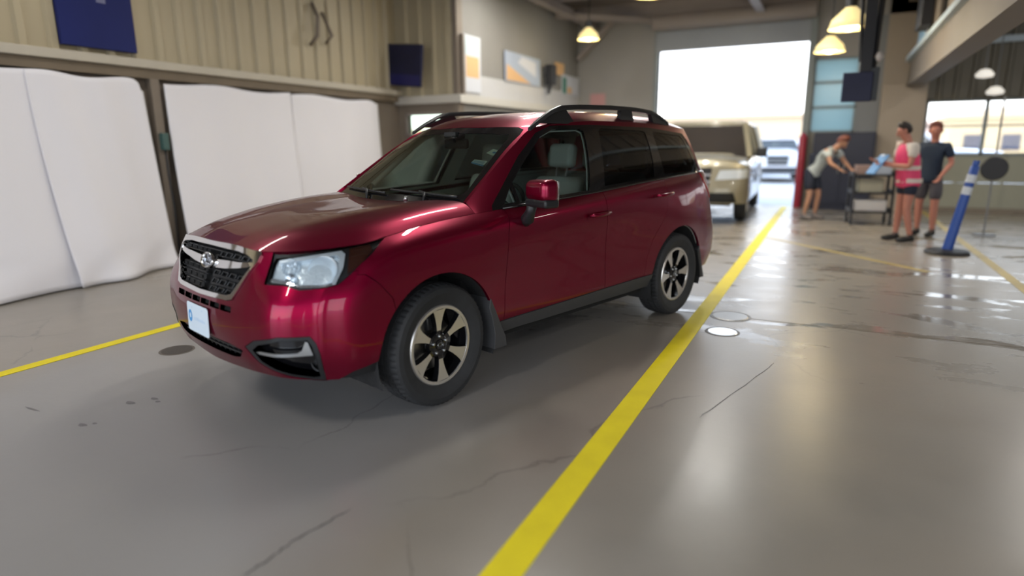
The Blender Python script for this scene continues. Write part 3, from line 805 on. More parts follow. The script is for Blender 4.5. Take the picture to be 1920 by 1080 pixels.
# wheel well liners and mud flaps
for sg in (1, -1):
    for cy, zc, r_ in ((0, .350, .428), (2.64, .350, .432)):
        m_ = MB(); vs = []; fs = []; n = 30
        for k in range(n+1):
            t = R(200-220*k/n)
            for x_ in (.50, .62, .80, .868 if cy == 0 else .874):
                rr = r_+.012*(.868-x_)
                vs.append((sg*x_, cy+rr*math.cos(t), zc+rr*math.sin(t)))
        for k in range(n):
            for j in range(3): fs.append((k*4+j, k*4+j+1, k*4+j+5, k*4+j+4))
        m_.add(vs, fs)
        k0 = len(m_.v); m_.v += [Vector((sg*.50, cy, zc))]; m_.f += [(k0, k*4, (k+1)*4) for k in range(n)]
        m_.build('wheel_liner', M['liner'], car, smooth=False, auto=50)
    m_ = MB(); m_.prism([(.375,.56),(.418,.47),(.450,.40),(.497,.30),(.508,.235),(.400,.235),(.405,.34),(.385,.43),(.362,.50)], sg*.68, sg*.887, 'x'); m_.build('mud_flap', M['cladding'], car, bevel=.004)
    m_ = MB(); m_.prism([(3.015,.56),(3.055,.46),(3.085,.38),(3.135,.255),(3.065,.255),(3.045,.36),(3.005,.46),(2.99,.52)], sg*.68, sg*.878, 'x'); m_.build('mud_flap', M['black'], car, bevel=.004)
# underbody: floor pan, subframe, engine bay tray, firewall
m_ = MB(); m_.box((-.50, -.42, .24), (.50, 3.35, .30)); m_.box((-.80, .46, .27), (.80, 2.18, .33)); m_.box((-.60, -.72, .315), (.60, -.42, .34))
m_.build('underbody', M['dark'], car)
m_ = MB(); m_.box((-.49, -.36, .31), (.49, .30, .88)); m_.box((-.70, .30, .31), (.70, .36, 1.02)); m_.box((-.62, -.66, .31), (.62, -.40, .72)); m_.build('engine_bay', M['dark'], car)
m_ = MB(); m_.tube([(.45, 0, .30), (.70, 0, .345)], .03); m_.tube([(-.45, 0, .30), (-.70, 0, .345)], .03)
m_.tube([(.45, 2.64, .30), (.70, 2.64, .345)], .03); m_.tube([(-.45, 2.64, .30), (-.70, 2.64, .345)], .03); m_.tube([(.52, -.38, .25), (.66, -.05, .26)], .02)
m_.build('suspension_arm', M['black'], car, smooth=True)
# ---- roof rails
for sg in (1, -1):
    pts = [(.612, 1.03, 1.545), (.606, 1.14, 1.605), (.598, 1.26, 1.662), (.590, 1.38, 1.692), (.584, 1.6, 1.706), (.580, 2.0, 1.716), (.580, 2.35, 1.713),
           (.582, 2.58, 1.698), (.585, 2.72, 1.668), (.588, 2.84, 1.622), (.59, 2.87, 1.60)]
    vs = []; fs = []
    for i, p_ in enumerate(pts):
        w_ = .021 if 0 < i < len(pts)-1 else .012; h_ = .017 if 2 < i < 8 else .012
        for dx, dz in ((-w_, -h_), (w_, -h_), (w_*1.05, h_*.2), (w_*.6, h_), (-w_*.6, h_), (-w_*1.05, h_*.2)): vs.append((sg*(p_[0]+dx), p_[1], p_[2]+dz))
    for i in range(len(pts)-1):
        for k in range(6): fs.append((i*6+k, i*6+(k+1) % 6, i*6+6+(k+1) % 6, i*6+6+k))
    fs += [tuple(range(6)), tuple((len(pts)-1)*6+k for k in range(6))]
    m_ = MB(); m_.add(vs, fs)
    for (y0, y1, t0, t1) in ((1.12, 1.52, 1.12, 1.42), (2.10, 2.30, 2.12, 2.27), (2.60, 2.83, 2.56, 2.80)):
        zt0 = np.interp(t0, [p_[1] for p_ in pts], [p_[2] for p_ in pts]); zt1 = np.interp(t1, [p_[1] for p_ in pts], [p_[2] for p_ in pts])
        zb = 1.585
        m_.add([(sg*.575, y0, zb), (sg*.618, y0, zb), (sg*.618, y1, zb), (sg*.575, y1, zb), (sg*.568, t0, zt0), (sg*.600, t0, zt0), (sg*.600, t1, zt1), (sg*.568, t1, zt1)],
               [(0,3,2,1),(4,5,6,7),(0,1,5,4),(1,2,6,5),(2,3,7,6),(3,0,4,7)])
    m_.build('roof_rail', M['black'], car, auto=40)
    # belt moulding under the windows
    m_ = MB(); row = [Vector(a[6]) for a in A0[10:20]]
    m_.tube([(sg*(v.x+.006), v.y, v.z+.004) for v in row], .009, 8); m_.build('belt_moulding', M['gloss_black'], car, smooth=True)
    # door handles with their finger recess
    for (y_, z_, dr) in ((1.435, .968, fdoors[0 if sg > 0 else 1]), (2.315, 1.050, rdoors[0 if sg > 0 else 1])):
        m_ = MB()
        sl = .06
        m_.tube([(sg*.897, y_-.105, z_-.004), (sg*.925, y_-.085, z_-.002), (sg*.934, y_-.03, z_), (sg*.934, y_+.05, z_+.004), (sg*.922, y_+.10, z_+.006), (sg*.893, y_+.115, z_+.006)], [.010, .014, .015, .016, .015, .011], 12)
        m_.build('door_handle', M['paint'], dr, smooth=True)
        b = base_bm; pol = [(y_-.06+.055*math.cos(t)*1.2, z_-.012+.040*math.sin(t)) for t in [2*PI*k/20 for k in range(20)]]
        stamp(base_bm, pol, 'x', M['gloss_black'] if False else M['paint'], 'handle_cup', dr, off=.0015, lip=.0, where=lambda c: c.x > .8, mir=(sg < 0))
    # door mirror
    m_ = MB(); m_.box((-.118, -.055, -.062), (.112, .060, .078))
    for v in m_.v:
        if v.y < 0: v.x *= .90; v.z *= .88
        if v.x < 0: v.z *= .92
    mir = m_.build('side_mirror', M['paint'], car, bevel=.038, seg=6)
    mir.location = (1.026, .665, 1.172) if sg > 0 else (-.945, .83, 1.160); mir.rotation_euler = (0, 0, R(-14) if sg > 0 else R(98))   # the far mirror is folded in
    m_ = MB(); m_.box((-.108, -.048, -.030), (.106, .058, .020))
    c_ = m_.build('mirror_base', M['black'], mir, bevel=.016, seg=4); c_.location = (0, .001, -.060)
    m_ = MB(); m_.box((-.090, .0, -.055), (.090, .012, .055)); c_ = m_.build('mirror_glass', M['chrome'], mir, bevel=.004); c_.location = (0, .054, .008)
    m_ = MB()
    if sg > 0: m_.tube([(sg*.862, .700, .985), (sg*.900, .692, 1.005), (sg*.930, .680, 1.050), (sg*.955, .672, 1.105)], [.040, .040, .030, .034], 14)
    else: m_.tube([(-.862, .72, .985), (-.90, .73, 1.02), (-.925, .76, 1.08)], [.040, .038, .034], 14)
    m_.build('mirror_stalk', M['black'], car, smooth=True)
# cowl, wipers
m_ = MB(); m_.add([(-.70, .34, 1.082), (-.35, .235, 1.082), (0, .215, 1.078), (.35, .235, 1.082), (.70, .34, 1.082), (.70, .44, 1.10), (.35, .36, 1.11), (0, .34, 1.10), (-.35, .36, 1.11), (-.70, .44, 1.10)], [(0,1,8,9),(1,2,7,8),(2,3,6,7),(3,4,5,6)])
m_.build('cowl', M['black'], car)
def on_ws(x, t, off):
    h = WBVH.ray_cast(Vector((x, -1, t)), Vector((0, 1, 0)))
    n = h[1] if h[1].y < 0 else -h[1]
    return h[0]+n*off, n
bw_ = pW.bm(); bw2 = bw_.copy(); bmesh.ops.scale(bw2, vec=(-1, 1, 1), verts=bw2.verts[:])
me_ = bpy.data.meshes.new('tmp'); bw2.to_mesh(me_); bw_.from_mesh(me_); bpy.data.meshes.remove(me_); WBVH = BVHTree.FromBMesh(bw_)
for (x0, z0, x1, z1, xp) in ((.60, 1.128, -.02, 1.150, .40), (-.05, 1.128, -.62, 1.145, -.20)):
    m_ = MB(); pts = [on_ws(x0+(x1-x0)*k/8, z0+(z1-z0)*k/8, .014)[0] for k in range(9)]
    m_.tube(pts, .0075, 8); mid = pts[4]
    m_.tube([Vector((xp, .285, 1.10)), on_ws((xp+mid.x)/2, 1.13, .03)[0], mid+Vector((0, -.01, .012))], .009, 8)
    m_.build('wiper', M['black'], car, smooth=True)
m_ = MB(); m_.tube([(.255, .262, 1.108), (.262, .262, 1.135)], [.016, .010], 12); m_.build('wiper_nozzle', M['satin'], car, smooth=True)
# stickers on the inside of the windscreen
for nm, q4, mt in (('inspection_sticker', [(.479, .755, 1.396), (.499, .803, 1.423), (.593, .80, 1.399), (.574, .751, 1.373)], M['sticker']),
                   ('registration_sticker', [(.439, .652, 1.334), (.44, .686, 1.357), (.547, .701, 1.347), (.55, .654, 1.315)], M['sticker'])):
    def bil(u, v):
        a = Vector(q4[0]).lerp(Vector(q4[1]), v); b = Vector(q4[3]).lerp(Vector(q4[2]), v); return a.lerp(b, u)
    def quad(u0, v0, u1, v1, off):
        vs = []; k = 6
        for i in range(k+1):
            for j in range(2):
                p_ = bil(u0+(u1-u0)*i/k, v0+(v1-v0)*j); vs.append(on_ws(p_.x, p_.z, off)[0])
        return vs, [(2*i, 2*i+2, 2*i+3, 2*i+1) for i in range(k)]
    m_ = MB(); m_.add(*quad(0, 0, 1, 1, -.004)); st = m_.build(nm, mt, car)
    m_ = MB()
    if nm[0] == 'r': m_.add(*quad(.0, .0, 1, .28, -.0030)); [m_.add(*quad(.08, .40+.16*k, .9, .48+.16*k, -.0030)) for k in range(3)]
    else: m_.add(*quad(.35, .35, .6, .65, -.0030))
    m_.build('print', M['sticker_blue'], st)
# ---- cabin
m_ = MB()
sec = [(.36, 1.045), (.52, 1.085), (.70, 1.092), (.80, 1.06), (.88, .98), (.92, .85), (.92, .62), (.36, .62)]
m_.prism(sec, -.72, .72, 'x'); dash = m_.build('dashboard', M['dash_int'], car, bevel=.02)
m_ = MB(); m_.prism([(.60, 1.085), (.68, 1.115), (.80, 1.11), (.86, 1.06), (.86, .98), (.6, 1.0)], .22, .53, 'x'); m_.prism([(.62, 1.09), (.70, 1.125), (.82, 1.10), (.88, .96), (.6, 1.0)], -.14, .14, 'x')
m_.build('instrument_hood', M['dash_int'], dash, bevel=.012)
stw = MB(); c_ = Vector((.37, 1.02, 1.005)); Rm = Matrix.Translation(c_) @ Matrix.Rotation(R(-25), 4, 'X')
stw.tube([Rm @ Vector((.185*math.cos(t), 0, .185*math.sin(t))) for t in [2*PI*k/32 for k in range(33)]], .015, 8, caps=False)
for a in (0, PI, 1.5*PI): stw.bar(Rm @ Vector((0, -.01, 0)), Rm @ Vector((.18*math.cos(a), 0, .18*math.sin(a))), .04, .015)
stw.tube([Rm @ Vector((0, .0, 0)), Rm @ Vector((0, -.2, 0))], .06, 14)
stw.build('steering_wheel', M['dark_int'], car, smooth=True)
def seat(x, y, w, name='front_seat', mt=M['seat_int']):
    m_ = MB(); m_.box((-w/2, -.50, -.14), (w/2, .02, .0)); s_ = m_.build(name, mt, car, bevel=.05, seg=4); s_.location = (x, y, .72)
    m_ = MB(); m_.box((-w/2, -.07, 0), (w/2, .07, .58))
    for v in m_.v:
        if v.z > .3: v.x *= .86; v.y *= .8
    b_ = m_.build('backrest', mt, s_, bevel=.05, seg=4); b_.location = (0, .03, -.08); b_.rotation_euler = (R(-14), 0, 0)
    return s_
for sx in (.37, -.37):
    s_ = seat(sx, 1.50, .52)
    m_ = MB(); m_.box((-.115, -.05, -.085), (.115, .05, .095)); h_ = m_.build('headrest', M['seat_int'], s_, bevel=.04, seg=5); h_.location = (0, .19, .635); h_.rotation_euler = (R(-8), 0, 0)
    m_ = MB(); [m_.tube([(a, .165, .48), (a, .185, .56)], .006, 8) for a in (-.05, .05)]; m_.build('headrest_post', M['satin'], s_)
rs = seat(0, 2.45, 1.24, 'rear_seat')
for sx in (-.42, 0, .42):
    m_ = MB(); m_.box((-.12, -.05, -.07), (.12, .05, .08)); h_ = m_.build('headrest', M['seat_int'], rs, bevel=.035, seg=4); h_.location = (sx, .18, .585)
m_ = MB(); m_.box((-.74, .40, .33), (.74, 3.3, .40)); m_.build('cabin_floor', M['dark_int'], car)
m_ = MB(); m_.box((-.66, 2.62, .40), (.66, 3.25, .95)); m_.build('cargo_cover', M['dark_int'], car)
for mm in (0, 1):
    q = mirrored if mm else (lambda p: p)
    emit('pillar_lining', q(merge([PD_['cant'], PA_['quarter']])), M['grey_int'], car, off=-.03, gap=0, lip=0)
    emit('windscreen_pillar_lining', q(PW_['pillar']), M['grey_int'], car, off=-.02, gap=0, lip=0)
emit('headliner', both(PR_['roof']), M['headliner'], off=-.04, gap=0, lip=0)
m_ = MB(); m_.box((-.12, -.015, -.035), (.12, .02, .035)); rm_ = m_.build('rearview_mirror', M['dark_int'], car, bevel=.015, seg=3); rm_.location = (0, .93, 1.455)
m_ = MB(); m_.tube([(0, .88, 1.50), (0, .93, 1.46)], .012); m_.box((-.06, .87, 1.49), (.06, .96, 1.535)); m_.build('mirror_stem', M['dark_int'], car)
for sg in (1, -1):
    m_ = MB(); m_.tube([(sg*.60, .62, 1.16), (sg*.575, .80, 1.30), (sg*.55, .98, 1.44), (sg*.53, 1.10, 1.52)], .022, 8); m_.build('pillar_trim', M['grey_int'], car, smooth=True)
# rear end
m_ = MB(); m_.add([(-.56, 3.14, 1.590), (.56, 3.14, 1.590), (.50, 3.31, 1.570), (-.50, 3.31, 1.570), (-.56, 3.14, 1.56), (.56, 3.14, 1.56), (.50, 3.31, 1.545), (-.50, 3.31, 1.545)],
      [(0,1,2,3),(7,6,5,4),(0,4,5,1),(1,5,6,2),(2,6,7,3),(3,7,4,0)])
m_.build('rear_spoiler', M['paint'], car, bevel=.008)
# ================================================================== the hall
# floor: sealed grey-brown concrete with damp, polished areas, hairline cracks and a saw-cut joint
def floor_mat():
    m = bpy.data.materials.new('sealed concrete floor'); m.use_nodes = True; nt = m.node_tree; b = nt.nodes['Principled BSDF']
    L = nt.links.new; N = nt.nodes.new
    geo = N('ShaderNodeNewGeometry')
    def noise(sc, det=5, rough=.55, vec=None, dist=0):
        n = N('ShaderNodeTexNoise'); n.inputs['Scale'].default_value = sc; n.inputs['Detail'].default_value = det; n.inputs['Roughness'].default_value = rough
        n.inputs['Distortion'].default_value = dist; L(vec or geo.outputs['Position'], n.inputs['Vector']); return n.outputs['Fac']
    def ramp(f, p0, p1, c0=(0,0,0,1), c1=(1,1,1,1)):
        r = N('ShaderNodeValToRGB'); r.color_ramp.elements[0].position = p0; r.color_ramp.elements[1].position = p1
        r.color_ramp.elements[0].color = c0; r.color_ramp.elements[1].color = c1; L(f, r.inputs[0]); return r.outputs[0]
    def mix(f, a, c, mode='MIX'):
        x = N('ShaderNodeMix'); x.data_type = 'RGBA'; x.blend_type = mode
        if isinstance(f, float): x.inputs['Factor'].default_value = f
        else: L(f, x.inputs['Factor'])
        for s_, v in (('A', a), ('B', c)):
            if isinstance(v, tuple): x.inputs[s_].default_value = v
            else: L(v, x.inputs[s_])
        return x.outputs['Result']
    big = ramp(noise(.55, 4), .35, .68); mid = ramp(noise(3.2, 6, .6), .35, .7); fine = noise(60, 3, .7)
    c = mix(big, (.315, .275, .225, 1), (.245, .225, .195, 1))
    c = mix(mid, c, mix(.5, c, (.29, .262, .222, 1))); 
    sp = ramp(fine, .62, .78); c = mix(sp, c, (.23, .205, .175, 1))
    st = ramp(noise(5.5, 2, .4, dist=.3), .80, .83); c = mix(st, c, (.17, .15, .13, 1))
    # grey lane between the stripes: shade and ceiling reflection painted into the colour
    sx = N('ShaderNodeSeparateXYZ'); L(geo.outputs['Position'], sx.inputs[0])
    ax_ = N('ShaderNodeMath'); ax_.operation = 'ADD'; L(sx.outputs['X'], ax_.inputs[0]); ax_.inputs[1].default_value = .35
    ab = N('ShaderNodeMath'); ab.operation = 'ABSOLUTE'; L(ax_.outputs[0], ab.inputs[0])
    nb = N('ShaderNodeMath'); nb.operation = 'MULTIPLY_ADD'; L(noise(.7, 3), nb.inputs[0]); nb.inputs[1].default_value = 1.1; L(ab.outputs[0], nb.inputs[2])
    lm = N('ShaderNodeMapRange'); lm.inputs['From Min'].default_value = 1.75; lm.inputs['From Max'].default_value = 2.25; lm.inputs['To Min'].default_value = 1; lm.inputs['To Max'].default_value = 0
    L(nb.outputs[0], lm.inputs['Value'])
    c = mix(lm.outputs[0], c, mix(.72, c, (.315, .308, .305, 1)))
    # stretched damp streaks on the right
    mp = N('ShaderNodeMapping'); mp.inputs['Scale'].default_value = (1.0, 2.6, 1); mp.inputs['Rotation'].default_value = (0, 0, R(-14)); L(geo.outputs['Position'], mp.inputs[0])
    wet = noise(1.05, 5, .6, mp.outputs[0], .5)
    wetm = ramp(wet, .55, .60)
    yr = N('ShaderNodeMapRange'); yr.inputs['From Min'].default_value = 1.2; yr.inputs['From Max'].default_value = 2.6; L(sx.outputs['Y'], yr.inputs['Value'])
    mm = N('ShaderNodeMath'); mm.operation = 'MULTIPLY'; L(wetm, mm.inputs[0]); L(yr.outputs[0], mm.inputs[1])
    edge = ramp(wet, .53, .555); 
    c = mix(mm.outputs[0], c, mix(.5, c, (.17, .145, .115, 1)))
    # hairline cracks
    v = N('ShaderNodeTexVoronoi'); v.feature = 'DISTANCE_TO_EDGE'; v.inputs['Scale'].default_value = .33
    dn = N('ShaderNodeTexNoise'); dn.inputs['Scale'].default_value = 2.2; dn.inputs['Detail'].default_value = 8; L(geo.outputs['Position'], dn.inputs['Vector'])
    va = N('ShaderNodeVectorMath'); va.operation = 'MULTIPLY_ADD'; L(dn.outputs['Color'], va.inputs[0]); va.inputs[1].default_value = (.35, .35, .35); L(geo.outputs['Position'], va.inputs[2])
    L(va.outputs[0], v.inputs['Vector'])
    cr = ramp(v.outputs['Distance'], .0012, .0035, (1,1,1,1), (0,0,0,1))
    msk = ramp(noise(.8, 3), .50, .58)
    m2 = N('ShaderNodeMath'); m2.operation = 'MULTIPLY'; L(cr, m2.inputs[0]); L(msk, m2.inputs[1])
    m3 = N('ShaderNodeMath'); m3.operation = 'MULTIPLY'; L(m2.outputs[0], m3.inputs[0]); m3.inputs[1].default_value = .55
    c = mix(m3.outputs[0], c, (.11, .10, .088, 1))
    L(c, b.inputs['Base Color'])
    rr = N('ShaderNodeMapRange'); L(mid, rr.inputs['Value']); rr.inputs['To Min'].default_value = .28; rr.inputs['To Max'].default_value = .33
    r2 = N('ShaderNodeMix'); r2.data_type = 'FLOAT'; L(mm.outputs[0], r2.inputs['Factor']); L(rr.outputs[0], r2.inputs['A']); r2.inputs['B'].default_value = .07
    L(r2.outputs[0], b.inputs['Roughness']); b.inputs['Specular IOR Level'].default_value = .55
    bp = N('ShaderNodeBump'); bp.inputs['Strength'].default_value = .12; bp.inputs['Distance'].default_value = .004; L(noise(26, 5, .6), bp.inputs['Height']); L(bp.outputs[0], b.inputs['Normal'])
    return m
M['floor'] = floor_mat()
M['asphalt'] = P('sunlit apron', (.42, .42, .43), .8, noise=(1.5, .15))
M['line'] = P('yellow floor paint', (.92, .74, .006), .55, spec=.3, noise=(6, .14), bump=(90, .1))
M['line_old'] = P('worn yellow floor paint', (.48, .37, .12), .45, noise=(2.5, .3))
def corr_mat(name, c0, c1):
    return P(name, c0, .5, noise=(.8, .12))
M['corr'] = corr_mat('beige ribbed steel', (.42, .36, .24), None)
M['corr_light'] = P('pale rib paint', (.52, .50, .45), .5)
M['corr_olive'] = P('olive ribbed steel', (.145, .13, .095), .55, noise=(1, .15))
M['wall_brown'] = P('brown painted block', (.20, .165, .13), .7, noise=(2, .15))
M['wall_grey'] = P('grey painted wall', (.235, .225, .205), .65, noise=(1.2, .12))
M['wall_back'] = P('grey back wall', (.30, .29, .275), .65, noise=(1.2, .10))
M['header'] = P('blue grey steel shutter', (.30, .325, .355), .45, noise=(2, .06))
M['tan'] = P('tan column paint', (.34, .285, .225), .6, noise=(1.5, .08))
M['beam_tan'] = P('tan beam paint', (.20, .165, .13), .6, noise=(1.5, .08))
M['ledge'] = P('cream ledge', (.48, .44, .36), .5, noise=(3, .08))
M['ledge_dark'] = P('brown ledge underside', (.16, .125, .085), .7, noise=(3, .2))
M['sheet'] = P('white plastic sheet', (.80, .79, .83), .55, noise=(.7, .04))
M['ceil'] = P('ceiling deck', (.175, .145, .125), .8, noise=(1, .15))
M['steel'] = P('painted roof steel', (.27, .235, .215), .6, noise=(2, .1))
M['pale_blue'] = P('pale blue flange', (.50, .60, .66), .45)
M['jamb'] = P('grey green jamb', (.21, .24, .24), .5)
M['blue_sign'] = P('navy sign face', (.006, .013, .105), .55, spec=.25, noise=(1.5, .3))
M['frost'] = P('frosted pane', (.55, .68, .69), .35, emit=None)
M['panel_green'] = P('roll door panel', (.30, .30, .235), .5, noise=(2, .06))
M['red'] = P('red guard paint', (.34, .018, .045), .4, noise=(5, .15))
M['navy'] = P('navy cabinet', (.018, .022, .045), .5)
M['black_m'] = P('black matt', (.012, .012, .014), .5)
M['grey_m'] = P('mid grey equipment', (.20, .21, .22), .5)
M['screen'] = P('dark screen', (.012, .014, .045), .4, spec=.3, noise=(2, .6))
M['yellow_lamp'] = P('warm lamp reflector', (.75, .60, .25), .5, emit=(1, .80, .38), es=.55)
M['lamp_core'] = P('lit lamp bulb glass', (1, .9, .6), .5, emit=(1, .86, .5), es=7)
M['tube'] = P('added fill tube', (1, 1, 1), .5, emit=(1, .95, .86), es=9)  # glow of the tube fixtures added out of view
M['hill'] = P('dry hill', (.62, .42, .24), .95, noise=(.05, .25))
M['far_wall'] = P('distant buildings', (.55, .40, .36), .9, noise=(.1, .2))
def struct(name, mb, mat, **kw):
    o = mb.build(name, mat, **kw); o['kind'] = 'structure'; return o
Y0, Y1, XL, XR, ZC = -7.0, 13.0, -4.75, 12.0, 4.75
m_ = MB(); m_.add([(XL-.2, Y0, 0), (XR, Y0, 0), (XR, Y1+.1, 0), (XL-.2, Y1+.1, 0)], [(0, 1, 2, 3)]); struct('floor', m_, M['floor'])
m_ = MB(); m_.add([(-120, Y1+.1, -.02), (120, Y1+.1, -.02), (120, 200, -.02), (-120, 200, -.02)], [(0, 1, 2, 3)])
m_.add([(-120, -200, -.02), (120, -200, -.02), (120, Y0, -.02), (-120, Y0, -.02)], [(0, 1, 2, 3)])
m_.add([(-120, Y0, -.02), (XL-.2, Y0, -.02), (XL-.2, Y1+.1, -.02), (-120, Y1+.1, -.02)], [(0, 1, 2, 3)])
m_.add([(XR, Y0, -.02), (120, Y0, -.02), (120, Y1+.1, -.02), (XR, Y1+.1, -.02)], [(0, 1, 2, 3)]); struct('ground', m_, M['asphalt'])
# ceiling deck with purlins and trusses
m_ = MB(); m_.box((XL-.2, Y0, ZC), (XR+.2, Y1+.2, ZC+.1)); struct('ceiling', m_, M['ceil'])
k = 0
for y in np.arange(-6.5, 13, 2.4):
    m_ = MB(); m_.box((XL, y-.08, ZC-.32), (XR, y+.08, ZC-.27)); m_.box((XL, y-.012, ZC-.28), (XR, y+.012, ZC-.02)); m_.box((XL, y-.08, ZC-.03), (XR, y+.08, ZC)); struct('trim_%d' % (10+k), m_, M['steel']); k += 1
for x in (-2.9, 1.0, 3.9):
    m_ = MB(); m_.box((x-.09, Y0, ZC-.50), (x+.09, Y1, ZC-.46)); m_.box((x-.012, Y0, ZC-.48), (x+.012, Y1, ZC-.31)); struct('trim_%d' % (10+k), m_, M['steel']); k += 1
m_ = MB()
for a, b in (((-3.3, 12.7, 3.55), (-2.35, 12.7, 4.45)), ((-3.2, 11.0, 4.3), (-1.2, 12.9, 4.3))): m_.bar(a, b, .12, .12)
struct('trim_30', m_, M['steel'])
# left wall: plain lower wall, ledge, ribbed upper wall
YJ = 7.0; XJ = -3.40
m_ = MB(); m_.box((XL-.2, Y0, 0), (XL, YJ, 2.34)); struct('wall_left', m_, M['wall_brown'])
def ribbed(x0, x1, y0, y1, z0, z1, pitch, d, mat, name, axis='y'):
    """sheet with trapezoid ribs; ribs stand out toward +x (axis y) or toward -y (axis x)"""
    prof = []; L_ = (y1-y0) if axis == 'y' else (x1-x0); n = int(L_/pitch)
    for i in range(n):
        a = i*pitch; prof += [(a, 0), (a+pitch*.62, 0), (a+pitch*.70, d), (a+pitch*.92, d)]
    prof += [(L_, 0)]
    m_ = MB(); vs = []
    for z in (z0, z1):
        for a, h in prof: vs.append((x0+h, y0+a, z) if axis == 'y' else (x0+a, y0-h, z))
    q = len(prof); m_.add(vs, [(i, i+1, i+1+q, i+q) for i in range(q-1)])
    o = m_.build(name, mat); o['kind'] = 'structure'; return o
ribbed(XL+.0, XL, Y0, YJ, 2.44, ZC, .30, .045, M['corr'], 'wall_left_upper')
m_ = MB(); m_.box((XL-.2, Y0, 2.34), (XL-.005, YJ, ZC)); struct('wall_left_backing', m_, M['wall_brown'])
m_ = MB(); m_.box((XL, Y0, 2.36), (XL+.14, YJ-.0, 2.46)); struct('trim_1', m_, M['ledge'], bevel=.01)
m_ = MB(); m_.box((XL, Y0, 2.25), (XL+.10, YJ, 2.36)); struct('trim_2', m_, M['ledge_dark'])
# the wall steps in at the far end
m_ = MB(); m_.box((XJ-.2, YJ+.01, 0), (XJ, Y1, 2.20)); m_.box((XJ-.2, YJ+.01, 2.20), (XJ, Y1, ZC)); struct('wall_left_far', m_, M['wall_grey'])
m_ = MB(); m_.box((XL, YJ, 0), (-4.55, YJ+.15, 2.02)); m_.box((-3.72, YJ, 0), (XJ, YJ+.15, 2.02)); m_.box((-4.55, YJ, 0), (-3.72, YJ+.15, 1.66)); m_.box((XL, YJ, 2.02), (XJ, YJ+.15, 2.2)); struct('wall_step_lower', m_, M['wall_brown'])
ribbed(XL, XJ, YJ+.0, YJ, 2.34, ZC, .30, .035, M['corr'], 'wall_step_upper', axis='x')
m_ = MB(); m_.box((XL, YJ+.02, 2.2), (XJ, YJ+.15, ZC)); struct('wall_step_backing', m_, M['wall_brown'])
m_ = MB(); m_.box((XL, YJ-.10, 2.20), (XJ+.10, YJ+.0, 2.34)); m_.box((XJ, YJ, 2.20), (XJ+.10, Y1, 2.34)); struct('trim_3', m_, M['corr_light'])
M['panel_white'] = P('pale wall panel', (.50, .50, .50), .5, noise=(2, .08))
m_ = MB(); m_.box((XJ, YJ+.05, 2.34), (XJ+.03, Y1, 2.72)); struct('wall_far_panel', m_, M['panel_white'])
m_ = MB(); m_.box((XJ-.08, YJ-.05, 0), (XJ+.02, YJ+.14, 2.2)); m_.box((XJ-.08, YJ-.05, 2.34), (XJ+.02, YJ+.14, ZC)); struct('trim_50', m_, M['wall_brown'])
wf = MB(); wf.box((-4.55, YJ-.02, 1.62), (-3.72, YJ+.02, 1.67)); wf.box((-4.55, YJ-.02, 2.00), (-3.72, YJ+.02, 2.05)); wf.box((-4.57, YJ-.02, 1.62), (-4.53, YJ+.02, 2.05)); wf.box((-3.74, YJ-.02, 1.62), (-3.70, YJ+.02, 2.05))
w_ = struct('window_1', wf, M['steel'])
pg = MB(); pg.box((-4.55, YJ+.05, 1.66), (-3.72, YJ+.056, 2.02)); pg.build('pane', M['ws_glass'], w_)
# back wall with the drive-through opening, side lights and the second bay
def wallbox(name, lo, hi, mat): m_ = MB(); m_.box(lo, hi); return struct(name, m_, mat)
DX0, DX1, DZ = -1.32, 2.02, 3.62
wallbox('wall_back', (XJ-1.6, Y1, 0), (DX0, Y1+.2, ZC), M['wall_back'])
wallbox('wall_back_header', (DX0, Y1, 4.05), (4.3, Y1+.2, ZC), M['wall_back'])
m_ = MB()
for i in range(6): m_.box((DX0-.05, Y1-.06, DZ+.075*i), (DX1+.02, Y1-.02, DZ+.07+.075*i))
m_.box((DX0-.05, Y1-.025, DZ), (DX1+.02, Y1, 4.08)); d1_ = struct('door_1', m_, M['header'])
m_ = MB(); m_.tube([(DX0-.1, Y1-.2, 4.28), (DX1+.1, Y1-.2, 4.28)], .20, 20); m_.build('shutter_roll', M['steel'], d1_, auto=40)
wallbox('trim_4', (DX1, Y1-.10, 0), (DX1+.14, Y1+.2, 4.2), M['jamb'])
wallbox('trim_5', (DX0-.10, Y1-.05, 0), (DX0, Y1+.2, 4.2), M['jamb'])
wallbox('wall_back_mid', (DX1+.14, Y1+.02, 0), (3.06, Y1+.2, 1.66), M['wall_grey'])
wallbox('wall_back_above', (DX1+.14, Y1+.02, 3.26), (3.06, Y1+.2, 4.05), M['wall_back'])
m_ = MB()
for z in (1.66, 2.19, 2.72, 3.22): m_.box((DX1+.14, Y1+.02, z), (3.06, Y1+.08, z+.045))
for x in (DX1+.14, 3.02): m_.box((x, Y1+.02, 1.66), (x+.04, Y1+.08, 3.26))
w_ = struct('window_2', m_, M['jamb']); m_ = MB(); m_.box((DX1+.16, Y1+.05, 1.68), (3.04, Y1+.06, 3.24))
M['frostglass'] = bpy.data.materials.new('frosted glazing'); M['frostglass'].use_nodes = True
_n = M['frostglass'].node_tree; _n.nodes.clear(); _a = _n.nodes.new('ShaderNodeBsdfTranslucent'); _a.inputs['Color'].default_value = (.34, .44, .44, 1); _b = _n.nodes.new('ShaderNodeBsdfGlossy'); _b.inputs['Roughness'].default_value = .3
_x = _n.nodes.new('ShaderNodeMixShader'); _x.inputs[0].default_value = .06; _q = _n.nodes.new('ShaderNodeOutputMaterial'); _n.links.new(_a.outputs[0], _x.inputs[1]); _n.links.new(_b.outputs[0], _x.inputs[2]); _n.links.new(_x.outputs[0], _q.inputs[0]); m_.build('pane', M['frostglass'], w_)
wallbox('wall_back_column', (3.06, Y1, 0), (3.50, Y1+.2, 4.05), M['grey_m'])
